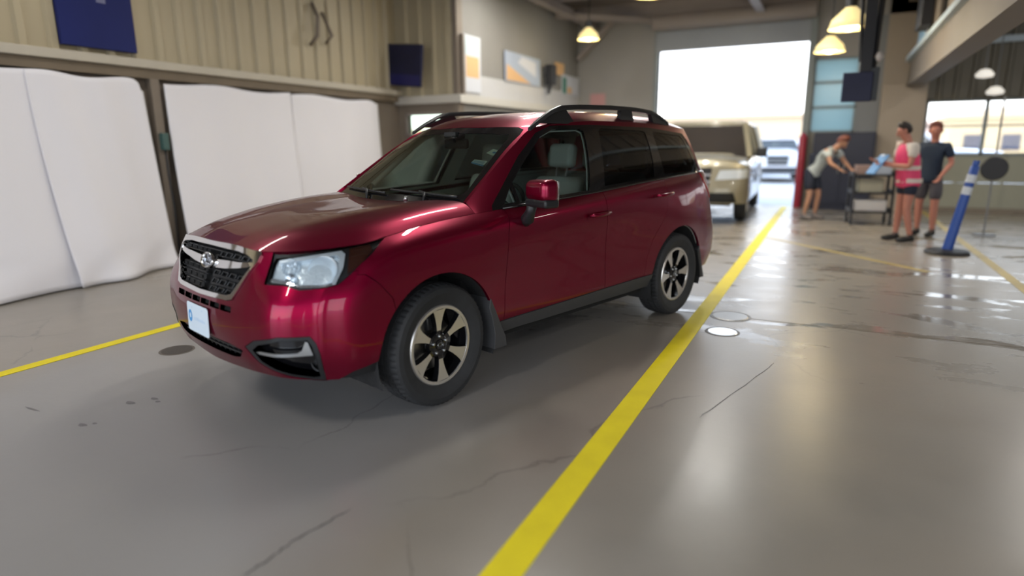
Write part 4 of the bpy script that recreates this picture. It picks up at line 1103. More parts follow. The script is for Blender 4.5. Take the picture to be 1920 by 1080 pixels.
m_ = MB(); m_.box((3.50, Y1-.25, 0), (4.32, Y1+.2, 2.62)); struct('wall_pier', m_, M['tan'])
wallbox('wall_pier_upper', (3.50, Y1-.0, 2.62), (4.32, Y1+.2, ZC), M['tan'])
# bay two: olive ribbed wall above, a strip of windows, pale green panels below
ribbed(4.32, XR, Y1+.0, Y1, 2.28, ZC, .28, .04, M['corr_olive'], 'wall_bay_upper', axis='x')
wallbox('wall_bay_backing', (4.32, Y1+.02, 2.28), (XR, Y1+.2, ZC), M['corr_olive'])
wallbox('trim_6', (4.32, Y1-.10, 3.34), (XR, Y1-.045, 3.46), M['pale_blue'])
m_ = MB()
for i in range(2): m_.box((4.32, Y1+.02, .04+.57*i), (XR, Y1+.07, .60+.57*i))
for i in range(5): m_.box((4.32+1.5*i, Y1+.0, .04), (4.36+1.5*i, Y1+.03, 1.17))
struct('door_2', m_, M['panel_green'])
m_ = MB(); m_.box((4.32, Y1+.0, 1.15), (XR, Y1+.09, 1.21)); m_.box((4.32, Y1, 2.24), (XR, Y1+.09, 2.30)); m_.box((4.32, Y1+.02, 1.74), (XR, Y1+.07, 1.77))
for x in (4.34, 5.38, 6.9, 8.4, 9.9): m_.box((x, Y1, 1.17), (x+.06, Y1+.09, 2.28))
w_ = struct('window_3', m_, M['jamb']); m_ = MB(); m_.box((4.35, Y1+.05, 1.2), (XR, Y1+.056, 2.26)); M['clear'] = glass('clear glazing', (.95, .96, .96)); m_.build('pane', M['clear'], w_)
wallbox('baseboard_back', (4.32, Y1-.03, 0), (XR, Y1+.0, .09), M['wall_brown'])
wallbox('wall_right', (XR, Y0, 0), (XR+.2, Y1+.2, ZC), M['wall_grey'])
# front end of the hall, behind the camera: two open doorways
for i, (a, b) in enumerate(((XL-.2, -3.9), (3.3, 4.4), (10.6, XR+.2))): wallbox('wall_front_%d' % (i+1), (a, Y0-.2, 0), (b, Y0, ZC), M['wall_back'])
wallbox('wall_front_header', (XL-.2, Y0-.2, 3.7), (XR+.2, Y0, ZC+.05), M['wall_back'])
# divider beam between the bays, with its upper wall
m_ = MB(); m_.box((3.92, -3.0, 2.56), (4.22, Y1-.25, 2.62)); m_.box((3.94, -3.0, 2.60), (4.20, Y1-.25, 3.05)); struct('trim_7', m_, M['beam_tan'])
wallbox('trim_8', (3.86, -3.0, 3.05), (4.22, Y1-.25, 3.14), M['pale_blue'])
ribbed(4.06, 4.06, 3.0, Y1-.1, 3.14, ZC, .45, -.04, M['tan'], 'wall_divider')
# ---- white sheets over the left wall
def sheet(y0, y1, zt, xt, xb_fn, name, seed, sag=.12, zb=.015, corner=.0):
    rnd = random.Random(seed); ph = [rnd.uniform(0, 6) for _ in range(6)]
    ny, nz = 70, 40; vs = []; fs = []
    for i in range(ny+1):
        s = i/ny; y = y0+(y1-y0)*s
        for j in range(nz+1):
            t = j/nz                                      # 0 top, 1 bottom
            top = zt - sag*math.exp(-((1-s)/.10)**2)*1.2 - .02*math.sin(9*s+ph[0])
            z = top+(zb-top)*t
            x = xt+(xb_fn(s)-xt)*t**1.6 + .018*math.sin(7*s+ph[1]+1.5*t)*(.4+t) + .010*math.sin(17*s+ph[2]-3*t)*(1-.5*t)
            yy = y + .10*(t)*(s-.5)*0 - corner*math.exp(-((1-s)/.08)**2)*(1-t)
            if t > .86: x += .045*(t-.86)/.14*math.sin(11*s+ph[3]+10*t)
            vs.append((x, yy, z))
    # slack hem gathered on the floor
    for i in range(ny):
        for j in range(nz): a = i*(nz+1)+j; fs.append((a, a+nz+1, a+nz+2, a+1))
    m_ = MB(); m_.add(vs, fs); o = m_.build(name, M['sheet'], smooth=True)
    so = o.modifiers.new('thickness', 'SOLIDIFY'); so.thickness = .004; return o
s1 = sheet(-1.9, .76, 2.22, XL+.10, lambda s: -4.20-.07*s, 'hanging_sheet', 3, sag=.0)
tag(s1, 'white hanging sheet at the left edge of the photo, below the blue sign', 'sheet', 'white sheets hung on the left wall')
s2 = sheet(.67, 1.99, 2.22, XL+.12, lambda s: -4.24-.32*s**2, 'hanging_sheet', 5, sag=.10, corner=.10)
tag(s2, 'white hanging sheet just left of the dark slit and cable', 'sheet', 'white sheets hung on the left wall')
s3 = sheet(2.16, 4.2, 2.22, XL+.12, lambda s: -4.50-.02*s, 'hanging_sheet', 8, sag=.0)
tag(s3, 'white hanging sheet just right of the dark slit, behind the red car bonnet', 'sheet', 'white sheets hung on the left wall')
s4 = sheet(4.21, 6.30, 2.22, XL+.12, lambda s: -4.52-.04*s, 'hanging_sheet', 11, sag=.05, corner=.05)
tag(s4, 'white hanging sheet farthest from the camera, ending above the windscreen', 'sheet', 'white sheets hung on the left wall')
m_ = MB(); m_.box((XL, 2.01, 0), (XL+.10, 2.12, 2.25)); o = m_.build('wall_stud', M['wall_brown'])
tag(o, 'dark narrow upright stud between the two pairs of white sheets', 'stud')
c_ = MB(); c_.tube([(XL+.13, 2.07, 1.5), (XL+.15, 2.06, 1.1), (XL+.14, 2.09, .7), (XL+.16, 2.06, .1)], .014, 8); c_.build('hose', M['black_m'], o, smooth=True)
c_ = MB(); c_.box((XL+.10, 2.03, 1.42), (XL+.17, 2.11, 1.62)); c_.build('switch_box', P('teal switch box', (.05, .11, .10), .5), o, bevel=.006)
# ---- signs and screens on the left wall
def board(name, label, cat, lo, hi, mat, extra=(), bevel=.004, rz=None, group=None):
    m_ = MB(); m_.box(lo, hi); o = m_.build(name, mat, bevel=bevel); tag(o, label, cat, group)
    for (n2, l2, h2, mt2) in extra: q = MB(); q.box(l2, h2); q.build(n2, mt2, o)
    return o
board('wall_sign', 'large navy blue sign on the ribbed wall above the white sheets', 'sign', (XL+.05, 1.08, 2.52), (XL+.10, 1.90, 3.35), M['blue_sign'],
      [('sign_mark', (XL+.10, 1.50, 3.00), (XL+.104, 1.60, 3.14), P('sign mark', (.14, .15, .26), .5))])
mo = MB(); mo.box((-.50, -.03, -.36), (.50, .03, .36)); mo_ = mo.build('wall_monitor', M['screen'], bevel=.01); mo_.location = (-4.42, 6.72, 2.87); mo_.rotation_euler = (0, R(6), R(-8))
tag(mo_, 'dark blue monitor on a bracket above the white curtain end', 'monitor')
q = MB(); q.box((-.48, -.034, -.34), (.48, -.030, -.16)); q.build('screen_bar', P('screen lower band', (.008, .010, .10), .3), mo_)
q = MB(); q.bar((0, .03, 0), (0, .26, -.05), .06, .06); q.build('bracket', M['black_m'], mo_)
M['poster_white'] = P('poster white', (.56, .58, .62), .5); M['poster_orange'] = P('poster orange', (.66, .40, .18), .5); M['poster_cyan'] = P('poster pale cyan', (.48, .60, .62), .5)
M['poster_green'] = P('poster green', (.02, .18, .13), .5); M['poster_blue'] = P('poster blue grey', (.36, .42, .52), .5)
x_ = XJ+.03
board('wall_poster', 'tall narrow poster of pale cyan over orange nearest the monitor', 'poster', (x_, 7.10, 2.40), (x_+.03, 7.72, 3.38), M['poster_white'],
      [('print_block', (x_+.03, 7.16, 3.05), (x_+.034, 7.66, 3.34), M['poster_cyan']), ('print_block', (x_+.03, 7.18, 2.66), (x_+.034, 7.64, 3.02), M['poster_orange'])])
q = MB(); q.box((x_-.02, 7.02, 2.35), (x_+.07, 7.08, 3.36)); tag(q.build('cabinet_edge', M['wall_brown']), 'dark upright wall strip beside the tall narrow poster', 'strip')
o = board('wall_poster', 'wide blue grey poster with an orange corner beside the black speaker', 'poster', (x_, 8.75, 2.72), (x_+.03, 10.45, 3.30), M['poster_blue'])
q = MB(); q.add([(x_+.034, 8.78, 2.74), (x_+.034, 9.95, 2.74), (x_+.034, 8.78, 3.05)], [(0, 1, 2)]); q.build('print_block', M['poster_orange'], o)
q = MB(); q.add([(x_+.033, 9.3, 3.12), (x_+.033, 10.2, 2.90), (x_+.033, 10.2, 3.2), (x_+.033, 9.5, 3.26)], [(0, 1, 2, 3)]); q.build('print_block', M['poster_white'], o)
q = MB(); q.box((-.09, -.12, -.22), (.09, .12, .22)); sp = q.build('wall_speaker', M['black_m'], bevel=.01); sp.location = (x_+.16, 10.75, 3.0); tag(sp, 'small black speaker on the far left wall between two posters', 'speaker')
q = MB(); q.bar((-.15, 0, 0), (-.05, 0, 0), .05, .05); q.bar((0, 0, -.2), (-.02, -.1, -.42), .06, .04); q.build('bracket', M['black_m'], sp)
board('wall_poster', 'small white poster with a green left side nearest the back wall', 'poster', (x_, 11.75, 2.66), (x_+.03, 12.9, 3.12), M['poster_white'],
      [('print_block', (x_+.03, 11.78, 2.68), (x_+.034, 12.02, 3.05), M['poster_green']), ('print_block', (x_+.03, 12.10, 2.70), (x_+.034, 12.36, 2.84), M['poster_orange'])])
board('wall_sign', 'small warm yellow sign on the far left wall above the green poster', 'sign', (x_, 11.35, 3.08), (x_+.02, 11.9, 3.36), M['poster_orange'])
q = MB(); q.box((-3.05, Y1-.03, 2.42), (-2.65, Y1-.005, 2.72)); tag(q.build('wall_sign', P('faded pink notice', (.50, .27, .27), .6)), 'small faded pink notice on the grey back wall left of the opening', 'sign')
for (yy, zz) in ((4.75, 3.05),):
    q = MB(); q.tube([(XL+.06, yy, 2.98), (XL+.22, yy, 3.1), (XL+.16, yy+.1, 3.4), (XL+.06, yy+.1, 3.6)], .03, 8); q.tube([(XL+.06, yy+.35, 3.05), (XL+.2, yy+.35, 3.15), (XL+.06, yy+.3, 3.5)], .025, 8)
    tag(q.build('wall_bracket', M['wall_brown'], smooth=True), 'dark curved pipe brackets high on the ribbed beige wall', 'bracket')
# ---- painted floor stripes, drains
def strip(name, a, b, w, mat, label, z=.003, group=None):
    a = Vector((a[0], a[1], 0)); b = Vector((b[0], b[1], 0)); d = (b-a).normalized(); n_ = Vector((-d.y, d.x, 0))*w/2
    m_ = MB(); m_.add([(p.x, p.y, zz) for zz in (0.0005, z) for p in (a-n_, b-n_, b+n_, a+n_)], [(4,5,6,7),(0,1,5,4),(1,2,6,5),(2,3,7,6),(3,0,4,7)])
    o = m_.build(name, mat); tag(o, label, 'floor stripe', group); return o
strip('floor_stripe', (1.80, -6.9), (1.80, 12.9), .135, M['line'], 'bright yellow floor stripe running past the car on its near right side')
strip('floor_stripe', (-2.07, -6.9), (-2.07, 12.9), .105, M['line'], 'yellow floor stripe on the curtain side of the red car')
strip('floor_stripe', (4.52, -4), (4.52, 12.9), .10, M['line_old'], 'pale yellow floor stripe beyond the blue post')
strip('floor_stripe', (1.9, 7.45), (3.78, 5.30), .075, M['line_old'], 'faded slanting yellow floor stripe in front of the two people on the right')
q = MB(); q.box((-4.7, 2.385, .0004), (12, 2.393, .0012)); o = q.build('trim_40', M['ledge_dark']); o['kind'] = 'structure'
# cracks and dark spots in the concrete
M['crack'] = P('crack fill', (.14, .135, .13), .6, noise=(30, .3)); M['spot'] = P('dark spot', (.16, .15, .15), .4, noise=(30, .3))
def ribbon(pts, w, n):
    m_ = MB(); rr = random.Random(n); P2 = []
    for a, b in zip(pts, pts[1:]):
        for k in range(6): t = k/6; P2.append((a[0]+(b[0]-a[0])*t+rr.uniform(-.006, .006), a[1]+(b[1]-a[1])*t+rr.uniform(-.006, .006)))
    P2.append(pts[-1]); vs = []
    for i, p in enumerate(P2):
        w_ = w*rr.uniform(.4, 1.2)*(1 if 0 < i < len(P2)-1 else .2); vs += [(p[0]-w_/2, p[1], .0008), (p[0]+w_/2, p[1], .0008)]
    m_.add(vs, [(2*i, 2*i+1, 2*i+3, 2*i+2) for i in range(len(P2)-1)]); return m_
struct('trim_41', ribbon([(1.0, -1.79), (1.01, -1.69), (1.01, -1.58), (1.03, -1.46), (1.06, -1.30)], .013, 1), M['crack'])
struct('trim_42', ribbon([(2.17, .19), (2.28, .60), (2.44, 1.18), (2.46, 1.30)], .006, 2), M['crack'])
for i, (x, y, a, b) in enumerate(((-.83, -1.01, .035, .018), (-.76, -.91, .028, .014), (-.70, -.93, .018, .012), (-.77, -1.31, .030, .016), (-.73, -1.27, .015, .01), (-1.25, -1.31, .07, .008))):
    m_ = MB(); m_.add([(x+a*math.cos(t)*(1+.2*math.sin(3*t)), y+b*math.sin(t), .0008) for t in [2*PI*k/20 for k in range(20)]], [tuple(range(20))]); struct('trim_%d' % (43+i), m_, M['spot'])
def disc(name, label, cat, x, y, r, mat, mat2=None, z=.004):
    m_ = MB(); MZ = Matrix.Translation((x, y, 0)) @ Matrix.Rotation(-PI/2, 4, 'Y')
    m_.lathe([(0, z), (r*.93, z), (r, z*.4)], 48, MZ); o = m_.build(name, mat); tag(o, label, cat)
    m2 = MB(); m2.lathe([(r*1.0, .0012), (r*1.01, .0022), (r*1.13, .0022), (r*1.14, .0008)], 48, MZ); m2.build('rim', mat2 or M['grey_m'], o)
    return o
M['lid'] = P('polished steel lid', (.80, .84, .88), .16, .35)
disc('drain_cover', 'round shiny pale drain cover beside the yellow stripe', 'drain', 2.04, 1.90, .115, M['lid'], P('lid seat', (.10, .09, .08), .5))
disc('drain_cover', 'round dull grey drain cover just behind the shiny one', 'drain', 2.03, 2.40, .150, P('dull lid', (.15, .14, .125), .28, .5), P('lid seat b', (.09, .08, .07), .4))
disc('manhole_cover', 'small dark round cover in the floor left of the car bumper', 'manhole', -1.47, -.25, .105, P('dark iron lid', (.065, .055, .045), .5, .3), P('iron ring', (.12, .10, .08), .5))
# ---- ceiling lamps; the tube lights are added, unseen fill
def highbay(x, y, z, s, label, group='round yellow high-bay lamps', pw=30):
    r_ = empty('high_bay_lamp', (x, y, z)); tag(r_, label, 'ceiling lamp', group)
    MX = Matrix.Rotation(-PI/2, 4, 'Y')
    m_ = MB(); m_.lathe([(.06, .22), (.10, .18), (.22, .06), (.26, -.06), (.255, -.06), (.21, .055), (.09, .17)], 32, MX @ Matrix.Scale(s, 4)); m_.build('lamp_shade', M['yellow_lamp'], r_, smooth=True)
    m_ = MB(); m_.lathe([(0, .12), (.08, .10), (.12, .02), (.11, -.05), (0, -.09)], 24, MX @ Matrix.Scale(s, 4)); m_.build('bulb', M['lamp_core'], r_, smooth=True)
    m_ = MB(); m_.lathe([(0, .20), (.07, .20), (.075, .36), (0, .36)], 20, MX @ Matrix.Scale(s, 4)); m_.tube([(0, 0, .34*s), (0, 0, ZC-z)], .012, 8); m_.build('hanger', M['black_m'], r_)
    d = bpy.data.lights.new('lamp_light', 'POINT'); d.energy = pw; d.color = (1, .83, .55); d.shadow_soft_size = .12
    o = bpy.data.objects.new('lamp_light', d); COL.objects.link(o); o.parent = r_; o.location = (0, 0, -.18*s)
    return r_
highbay(-2.05, 10.0, 3.62, .85, 'round yellow hanging lamp left of the bright opening', pw=25)
highbay(.28, 6.0, 3.46, .9, 'round yellow hanging lamp at the top edge above the car roof', pw=25)
highbay(2.74, 8.5, 3.22, 1.15, 'large yellow hanging lamp beside the dark screen pole', pw=30)
highbay(2.48, 9.6, 3.02, .95, 'lower yellow hanging lamp just under the large one', pw=18)
def added_tubelight(x, y, z, label, L_=1.2, pw=32, rz=0.0, col=(1, .97, .92)):  # fixture added out of view to brighten the hall
    r_ = empty('added_tube_light', (x, y, z), rz); tag(r_, label, 'added fill light', 'slim tube lights added under the ceiling as unseen fill')
    m_ = MB(); m_.box((-.10, -L_/2, 0), (.10, L_/2, .07)); m_.tube([(0, -L_*.4, .05), (0, -L_*.4, ZC-z-.02)], .008, 6); m_.tube([(0, L_*.4, .05), (0, L_*.4, ZC-z-.02)], .008, 6); m_.build('housing', M['white'], r_)
    m_ = MB(); m_.box((-.07, -L_/2+.03, -.02), (.07, L_/2-.03, -.001)); m_.build('diffuser', M['tube'], r_)
    d = bpy.data.lights.new('added_tube_lamp', 'AREA'); d.shape = 'RECTANGLE'; d.size = .14; d.size_y = L_; d.energy = pw; d.color = col
    o = bpy.data.objects.new('added_tube_lamp', d); COL.objects.link(o); o.parent = r_; o.location = (0, 0, -.03)
    return r_
for i, (x, y, lb) in enumerate(((-3.0, -3.5, 'nearest the left front corner of the hall'), (-3.0, .6, 'over the left sheets'), (0.2, -4.2, 'over the lane in front of the red car'), (0.2, 2.2, 'over the red car bonnet'), 
        (-.9, 5.0, 'over the red car tail'), (0.2, 9.2, 'over the beige vehicle'), (-2.3, 7.6, 'beside the tall narrow poster'), (1.3, 7.6, 'over the lane between the two vehicles'))):
    added_tubelight(x, y, 4.30, 'added slim fill tube light under the ceiling ' + lb, pw=36 if y < 4 else 46)
for i, (x, y, lb) in enumerate(((7.0, -3.0, 'behind the camera'), (7.0, 2.0, 'at its middle'), (6.2, 8.5, 'before the roll door'), (9.6, 6.0, 'by the right wall'))): added_tubelight(x, y, 4.2, 'added slim fill tube light over the right-hand bay, ' + lb, pw=42)  # more added tubes, lifting the dim second bay
for n_, (x, y, z) in enumerate(((5.05, 11.6, 2.62), (5.35, 12.2, 2.35), (5.75, 11.4, 2.72))):
    q = MB(); q.lathe([(0, -.05), (.13, -.03), (.15, .02), (.08, .10), (0, .12)], 20, Matrix.Rotation(-PI/2, 4, 'Y')); o = q.build('pendant_lamp', P('pale pendant %d' % n_, (.6, .56, .5), .5, emit=(1, .95, .85), es=.5), smooth=True); o.location = (x, y, z)
    tag(o, ('pale pendant lamp nearest the pier', 'small low pendant lamp in the middle of three', 'pale pendant lamp at the right edge')[n_]+' in the right-hand bay', 'pendant lamp', 'pale pendant lamps in the right-hand bay')
    c_ = MB(); c_.tube([(0, 0, .1), (0, 0, ZC-z)], .01, 6); c_.build('cord', M['grey_m'], o)
# ---- red guard post, cabinet, screen pole, black disc, blue post
q = MB(); q.tube([(2.06, 12.78, 0), (2.07, 12.78, 1.58), (2.07, 12.78, 1.66)], [.085, .085, .03], 20); o = q.build('guard_post', M['red'], auto=40); tag(o, 'dark red guard post at the foot of the opening', 'guard post')
q = MB(); q.box((2.30, 12.45, .10), (3.48, 12.95, 1.66)); q.box((2.34, 12.47, 0), (3.44, 12.93, .1)); o = q.build('tool_cabinet', M['navy'], bevel=.01); tag(o, 'dark navy cabinet under the frosted window', 'cabinet')
for i in range(2): q = MB(); q.box((2.33+.58*i, 12.43, .16), (2.87+.58*i, 12.45, 1.60)); d_ = q.build('door', M['navy'], o, bevel=.004); h = MB(); h.tube([(2.83+.1*i, 12.415, .8), (2.83+.1*i, 12.415, 1.0)], .012, 8); h.build('handle', M['satin'], d_)
r_ = empty('screen_pole', (2.98, 7.0, 0)); tag(r_, 'black ceiling pole carrying a black screen and cables', 'monitor pole')
q = MB(); q.box((-.07, -.06, 2.35), (.07, .06, ZC)); q.tube([(.10, .02, ZC), (.12, .02, 3.4), (.09, .03, 2.4)], .035, 8); q.tube([(-.10, .02, ZC), (-.13, .02, 3.5), (-.07, .03, 2.5)], .025, 8); q.build('pole', M['black_m'], r_)
q = MB(); q.box((-.26, -.09, 1.98), (.10, -.03, 2.36)); q.build('screen', M['screen'], r_, bevel=.01)
q = MB(); q.box((-.02, -.02, 1.99), (.17, .08, 2.42)); q.build('junction_box', P('dark grey box', (.05, .055, .06), .5), r_, bevel=.01)
q = MB(); q.lathe([(0, -.07), (.06, -.04), (.07, 0), (0, .04)], 16, Matrix.Translation((.16, -.02, 2.55))); q.build('camera_dome', P('pale dome', (.55, .52, .50), .3), r_, smooth=True)
board('hanging_sign', 'pale blue and white sign on the upper wall over the beam', 'sign', (3.93, 10.4, 3.16), (3.97, 11.5, 4.3), M['poster_white'], [('print_block', (3.926, 10.42, 3.2), (3.93, 11.48, 3.75), P('sign light blue', (.30, .50, .68), .5))])
q = MB(); q.box((3.70, 8.85, 3.18), (3.86, 9.55, 3.85)); tag(q.build('wall_monitor', M['black_m'], bevel=.01), 'black box screen on the upper wall over the beam', 'monitor')
q = MB(); q.lathe([(0, -.02), (.165, -.02), (.18, 0), (.165, .02), (0, .02)], 40, Matrix.Translation((4.93, 9.0, 1.035)) @ Matrix.Rotation(PI/2, 4, 'Z')); o = q.build('round_mirror', M['black_m'], auto=40)
tag(o, 'round black disc on a thin pole near the roll door', 'disc')
q = MB(); q.tube([(4.93, 9.03, 0.02), (4.93, 9.03, 2.1)], .014, 8); q.lathe([(0, 0), (.16, .0), (.16, .02), (0, .02)], 24, Matrix.Translation((4.93, 9.03, 0)) @ Matrix.Rotation(-PI/2, 4, 'Y')); q.build('pole', M['grey_m'], o)
r_ = empty('delineator_post', (4.16, 6.84, 0)); tag(r_, 'blue leaning plastic post with white bands on a black base', 'post')
q = MB(); q.lathe([(0, 0), (.255, 0), (.26, .02), (.24, .045), (.10, .06), (0, .06)], 40, Matrix.Rotation(-PI/2, 4, 'Y')); q.build('base', M['black_m'], r_, auto=40)
M['post_blue'] = P('blue plastic', (.028, .085, .36), .4); M['post_white'] = P('reflective band', (.60, .64, .70), .35)
tl_ = lambda t: Vector((.0+.17*t, 0, .05+1.10*t))
q = MB(); q.tube([tl_(0), tl_(.62), tl_(.98), tl_(1.0)], [.062, .054, .050, .03], 20); q.tube([tl_(1.0), tl_(1.05)], [.036, .036], 14); q.build('post', M['post_blue'], r_, auto=50)
for t in (.66, .80): q = MB(); q.tube([tl_(t), tl_(t+.09)], .0565, 20, caps=False); q.build('band', M['post_white'], r_, smooth=True)
# ================================================================== people
M['skin'] = P('tan skin', (.44, .235, .155), .55); M['skin2'] = P('sunburnt skin', (.46, .19, .135), .55); M['hair'] = P('dark brown hair', (.018, .012, .010), .6, bump=(80, .4))
M['hair2'] = P('reddish hair', (.16, .05, .035), .6, bump=(80, .4))
M['shirt_grey'] = P('pale grey shirt', (.44, .49, .50), .8); M['shirt_white'] = P('off white shirt', (.60, .54, .48), .8); M['shorts_navy'] = P('navy shorts', (.012, .017, .035), .8)
M['shorts_grey'] = P('grey shorts', (.075, .070, .082), .8); M['vest_pink'] = P('hot pink vest', (.72, .055, .16), .6); M['vest_band'] = P('vest reflective band', (.66, .58, .52), .5)
M['navy_top'] = P('dark navy top', (.012, .025, .050), .8); M['shoe'] = P('black shoe', (.012, .012, .012), .6); M['shoe_grey'] = P('grey shoe', (.18, .16, .16), .6)
M['eye'] = P('eye', (.03, .02, .015), .2); M['mouth'] = P('lips', (.34, .10, .09), .5)
def skin_mesh(name, chains, mat, parent, sub=2):
    """chains: lists of (point, radius); first point of a chain may be an index tuple ('@', i) into existing vertices"""
    vs = []; rs = []; es = []; names = {}
    for ch in chains:
        prev = None
        for it in ch:
            if isinstance(it, str): prev = names[it]; continue
            p, r_ = it[0], it[1]
            vs.append(tuple(p)); rs.append(r_ if isinstance(r_, tuple) else (r_, r_)); i = len(vs)-1
            if len(it) > 2: names[it[2]] = i
            if prev is not None: es.append((prev, i))
            prev = i
    me = bpy.data.meshes.new(name); me.from_pydata(vs, es, []); me.materials.append(mat)
    o = link(bpy.data.objects.new(name, me), parent)
    s = o.modifiers.new('skin', 'SKIN'); s.use_smooth_shade = True; s.branch_smoothing = .4
    for i, r_ in enumerate(rs): me.skin_vertices[0].data[i].radius = r_; me.skin_vertices[0].data[i].use_root = (i == 0)
    if sub: m = o.modifiers.new('subdivision', 'SUBSURF'); m.levels = sub; m.render_levels = sub
    return o
def V3(*a): return Vector(a)
def person(label, loc, rz, J, skin, hair, s=1.0, hair_long=False):
    """J: joint positions in metres, facing -y"""
    root = empty('person', loc, rz); tag(root, label, 'person'); root.scale = (s, s, s)
    pe, ch, nk, hd = (V3(*J[k]) for k in ('pelvis', 'chest', 'neck', 'head'))
    up = (hd-nk).normalized(); fw = V3(*J.get('face', (0, -1, 0))).normalized(); fw = (fw-up*fw.dot(up)).normalized(); rt = up.cross(fw)
    mid = pe.lerp(ch, .5)
    C = [[(pe, (.135, .105), 'pe'), (mid, (.120, .09)), (ch, (.150, .105), 'ch'), (ch.lerp(nk, .6), (.09, .075)), (nk, (.055, .055)), (nk.lerp(hd, .35), (.058, .06)), (hd-up*.045+fw*.012, (.068, .075)), (hd+up*.02, (.077, .088)), (hd+up*.075, (.058, .068))]]
    for sd in ('L', 'R'):
        sh, el, wr = (V3(*J[k+sd]) for k in ('sh', 'el', 'wr')); hp, kn, an = (V3(*J[k+sd]) for k in ('hip', 'kn', 'an'))
        d = (wr-el).normalized(); pm = wr+d*.05
        C.append(['ch', (sh, .058), (sh.lerp(el, .5), .047), (el, .039), (el.lerp(wr, .35), .038), (wr, .025), (pm, (.030, .018), 'pm'+sd)])
        side_ = d.cross(V3(0, 0, 1)); side_ = side_.normalized() if side_.length > .1 else V3(1, 0, 0); cl = side_.cross(d)
        for k, (o_, ln) in enumerate(((-.030, .062), (-.010, .074), (.010, .070), (.029, .055))):
            b_ = pm+side_*o_+d*.035; C.append(['pm'+sd, (b_, .0105), (b_+d*ln*.5+cl*.008, .0095), (b_+d*ln*.85+cl*.028, .008)])
        b_ = pm-side_*.036-d*.010; C.append(['pm'+sd, (b_, .012), (b_+d*.035-side_*.012+cl*.012, .010)])
        ft = V3(*J.get('toe'+sd, tuple(an+V3(0, -.16, -.045))))
        C.append(['pe', (hp, .088), (hp.lerp(kn, .5), .074), (kn, .055), (kn.lerp(an, .3), .056), (an, .036), (an.lerp(ft, .35)+V3(0, 0, -.02), .034), (ft, .028)])
    body = skin_mesh('body', C, skin, root)
    # face: nose, eyes, mouth, ears
    q = MB(); q.tube([hd+fw*.082+up*.02, hd+fw*.103-up*.018, hd+fw*.088-up*.028], [.008, .014, .010], 8); q.build('nose', skin, body, smooth=True)
    for k in (-1, 1):
        q = MB(); c_ = hd+fw*.084+rt*.031*k+up*.018; q.tube([c_-rt*.010, c_+fw*.003, c_+rt*.010], [.002, .007, .002], 8); q.build('eye', M['eye'], body, smooth=True)
        q = MB(); c_ = hd+rt*.080*k-fw*.005-up*.005; q.tube([c_-up*.028, c_+rt*.008*k, c_+up*.03], [.008, .014, .010], 8); q.build('ear', skin, body, smooth=True)
    q = MB(); c_ = hd+fw*.086-up*.05; q.tube([c_-rt*.022, c_+fw*.004, c_+rt*.022], [.002, .006, .002], 8); q.build('mouth', M['mouth'], body, smooth=True)
    hc = [[(hd+up*.075+fw*.045, (.080, .060)), (hd+up*.085-fw*.005, (.095, .085)), (hd+up*.045-fw*.040, (.104, .085)), (hd-up*.015-fw*.050, (.096, .070)), (hd-up*.07-fw*.050, (.070, .050))]]
    if hair_long: hc[0].append((hd-up*.14-fw*.085, .045)); hc[0].append((hd-up*.22-fw*.10, .025))
    skin_mesh('hair', hc, hair, body)
    return root, body
def garment(name, chains, mat, body): return skin_mesh(name, chains, mat, body)
def standing(lean=0.0, **kw):
    J = dict(pelvis=(0, 0, .93), chest=(0, -.02-lean*.35, 1.28), neck=(0, -.01-lean*.5, 1.45), head=(0, -.04-lean*.62, 1.61),
             shL=(.18, -.01-lean*.45, 1.39), shR=(-.18, -.01-lean*.45, 1.39), elL=(.23, -.02-lean*.4, 1.12), elR=(-.23, -.02-lean*.4, 1.12), wrL=(.22, -.12-lean*.5, .90), wrR=(-.22, -.12-lean*.5, .90),
             hipL=(.095, 0, .88), hipR=(-.095, 0, .88), knL=(.11, -.02, .48), knR=(-.11, -.02, .48), anL=(.11, .02, .085), anR=(-.11, .02, .085))
    J.update(kw); return J
def shirt(J, mat, body, sleeve=.6, k=1.12, hem=.0, name='shirt'):
    pe, ch, nk = V3(*J['pelvis']), V3(*J['chest']), V3(*J['neck'])
    c = [[(pe+V3(0, 0, -.13+hem), (.172, .142)), (pe+V3(0, 0, -.03), (.168, .138)), (pe.lerp(ch, .5), (.145*k/1.12, .115)), (ch, (.168, .125), 'c'), (ch.lerp(nk, .62), (.120, .100)), (ch.lerp(nk, .95), (.074, .072))]]
    for sd in ('L', 'R'):
        sh, el = V3(*J['sh'+sd]), V3(*J['el'+sd]); c.append(['c', (sh, .084), (sh.lerp(el, sleeve*.5), .072), (sh.lerp(el, sleeve), .068)])
    return garment(name, c, mat, body)
def shorts(J, mat, body, ln=.75, name='shorts'):
    pe = V3(*J['pelvis']); c = [[(pe+V3(0, 0, .10), (.150, .122)), (pe+V3(0, 0, -.03), (.160, .132), 'p')]]
    for sd in ('L', 'R'):
        h, kn = V3(*J['hip'+sd]), V3(*J['kn'+sd]); c.append(['p', (h+V3(0, 0, -.03), .104), (h.lerp(kn, ln*.5), .098), (h.lerp(kn, ln), .092)])
    return garment(name, c, mat, body)
def shoes(J, mat, body):
    for sd in ('L', 'R'):
        an = V3(*J['an'+sd]); ft = V3(*J.get('toe'+sd, tuple(an+V3(0, -.16, -.045))))
        q = MB(); a = V3(an.x, an.y+.05, .045); b = V3(ft.x, ft.y-.03, .035)
        q.tube([a, a.lerp(b, .3)+V3(0, 0, .012), a.lerp(b, .7), b], [.034, .046, .042, .026], 12); q.tube([an+V3(0, .0, .03), V3(an.x, an.y, .04)], [.040, .044], 12)
        q.build('shoe', mat, body, smooth=True)
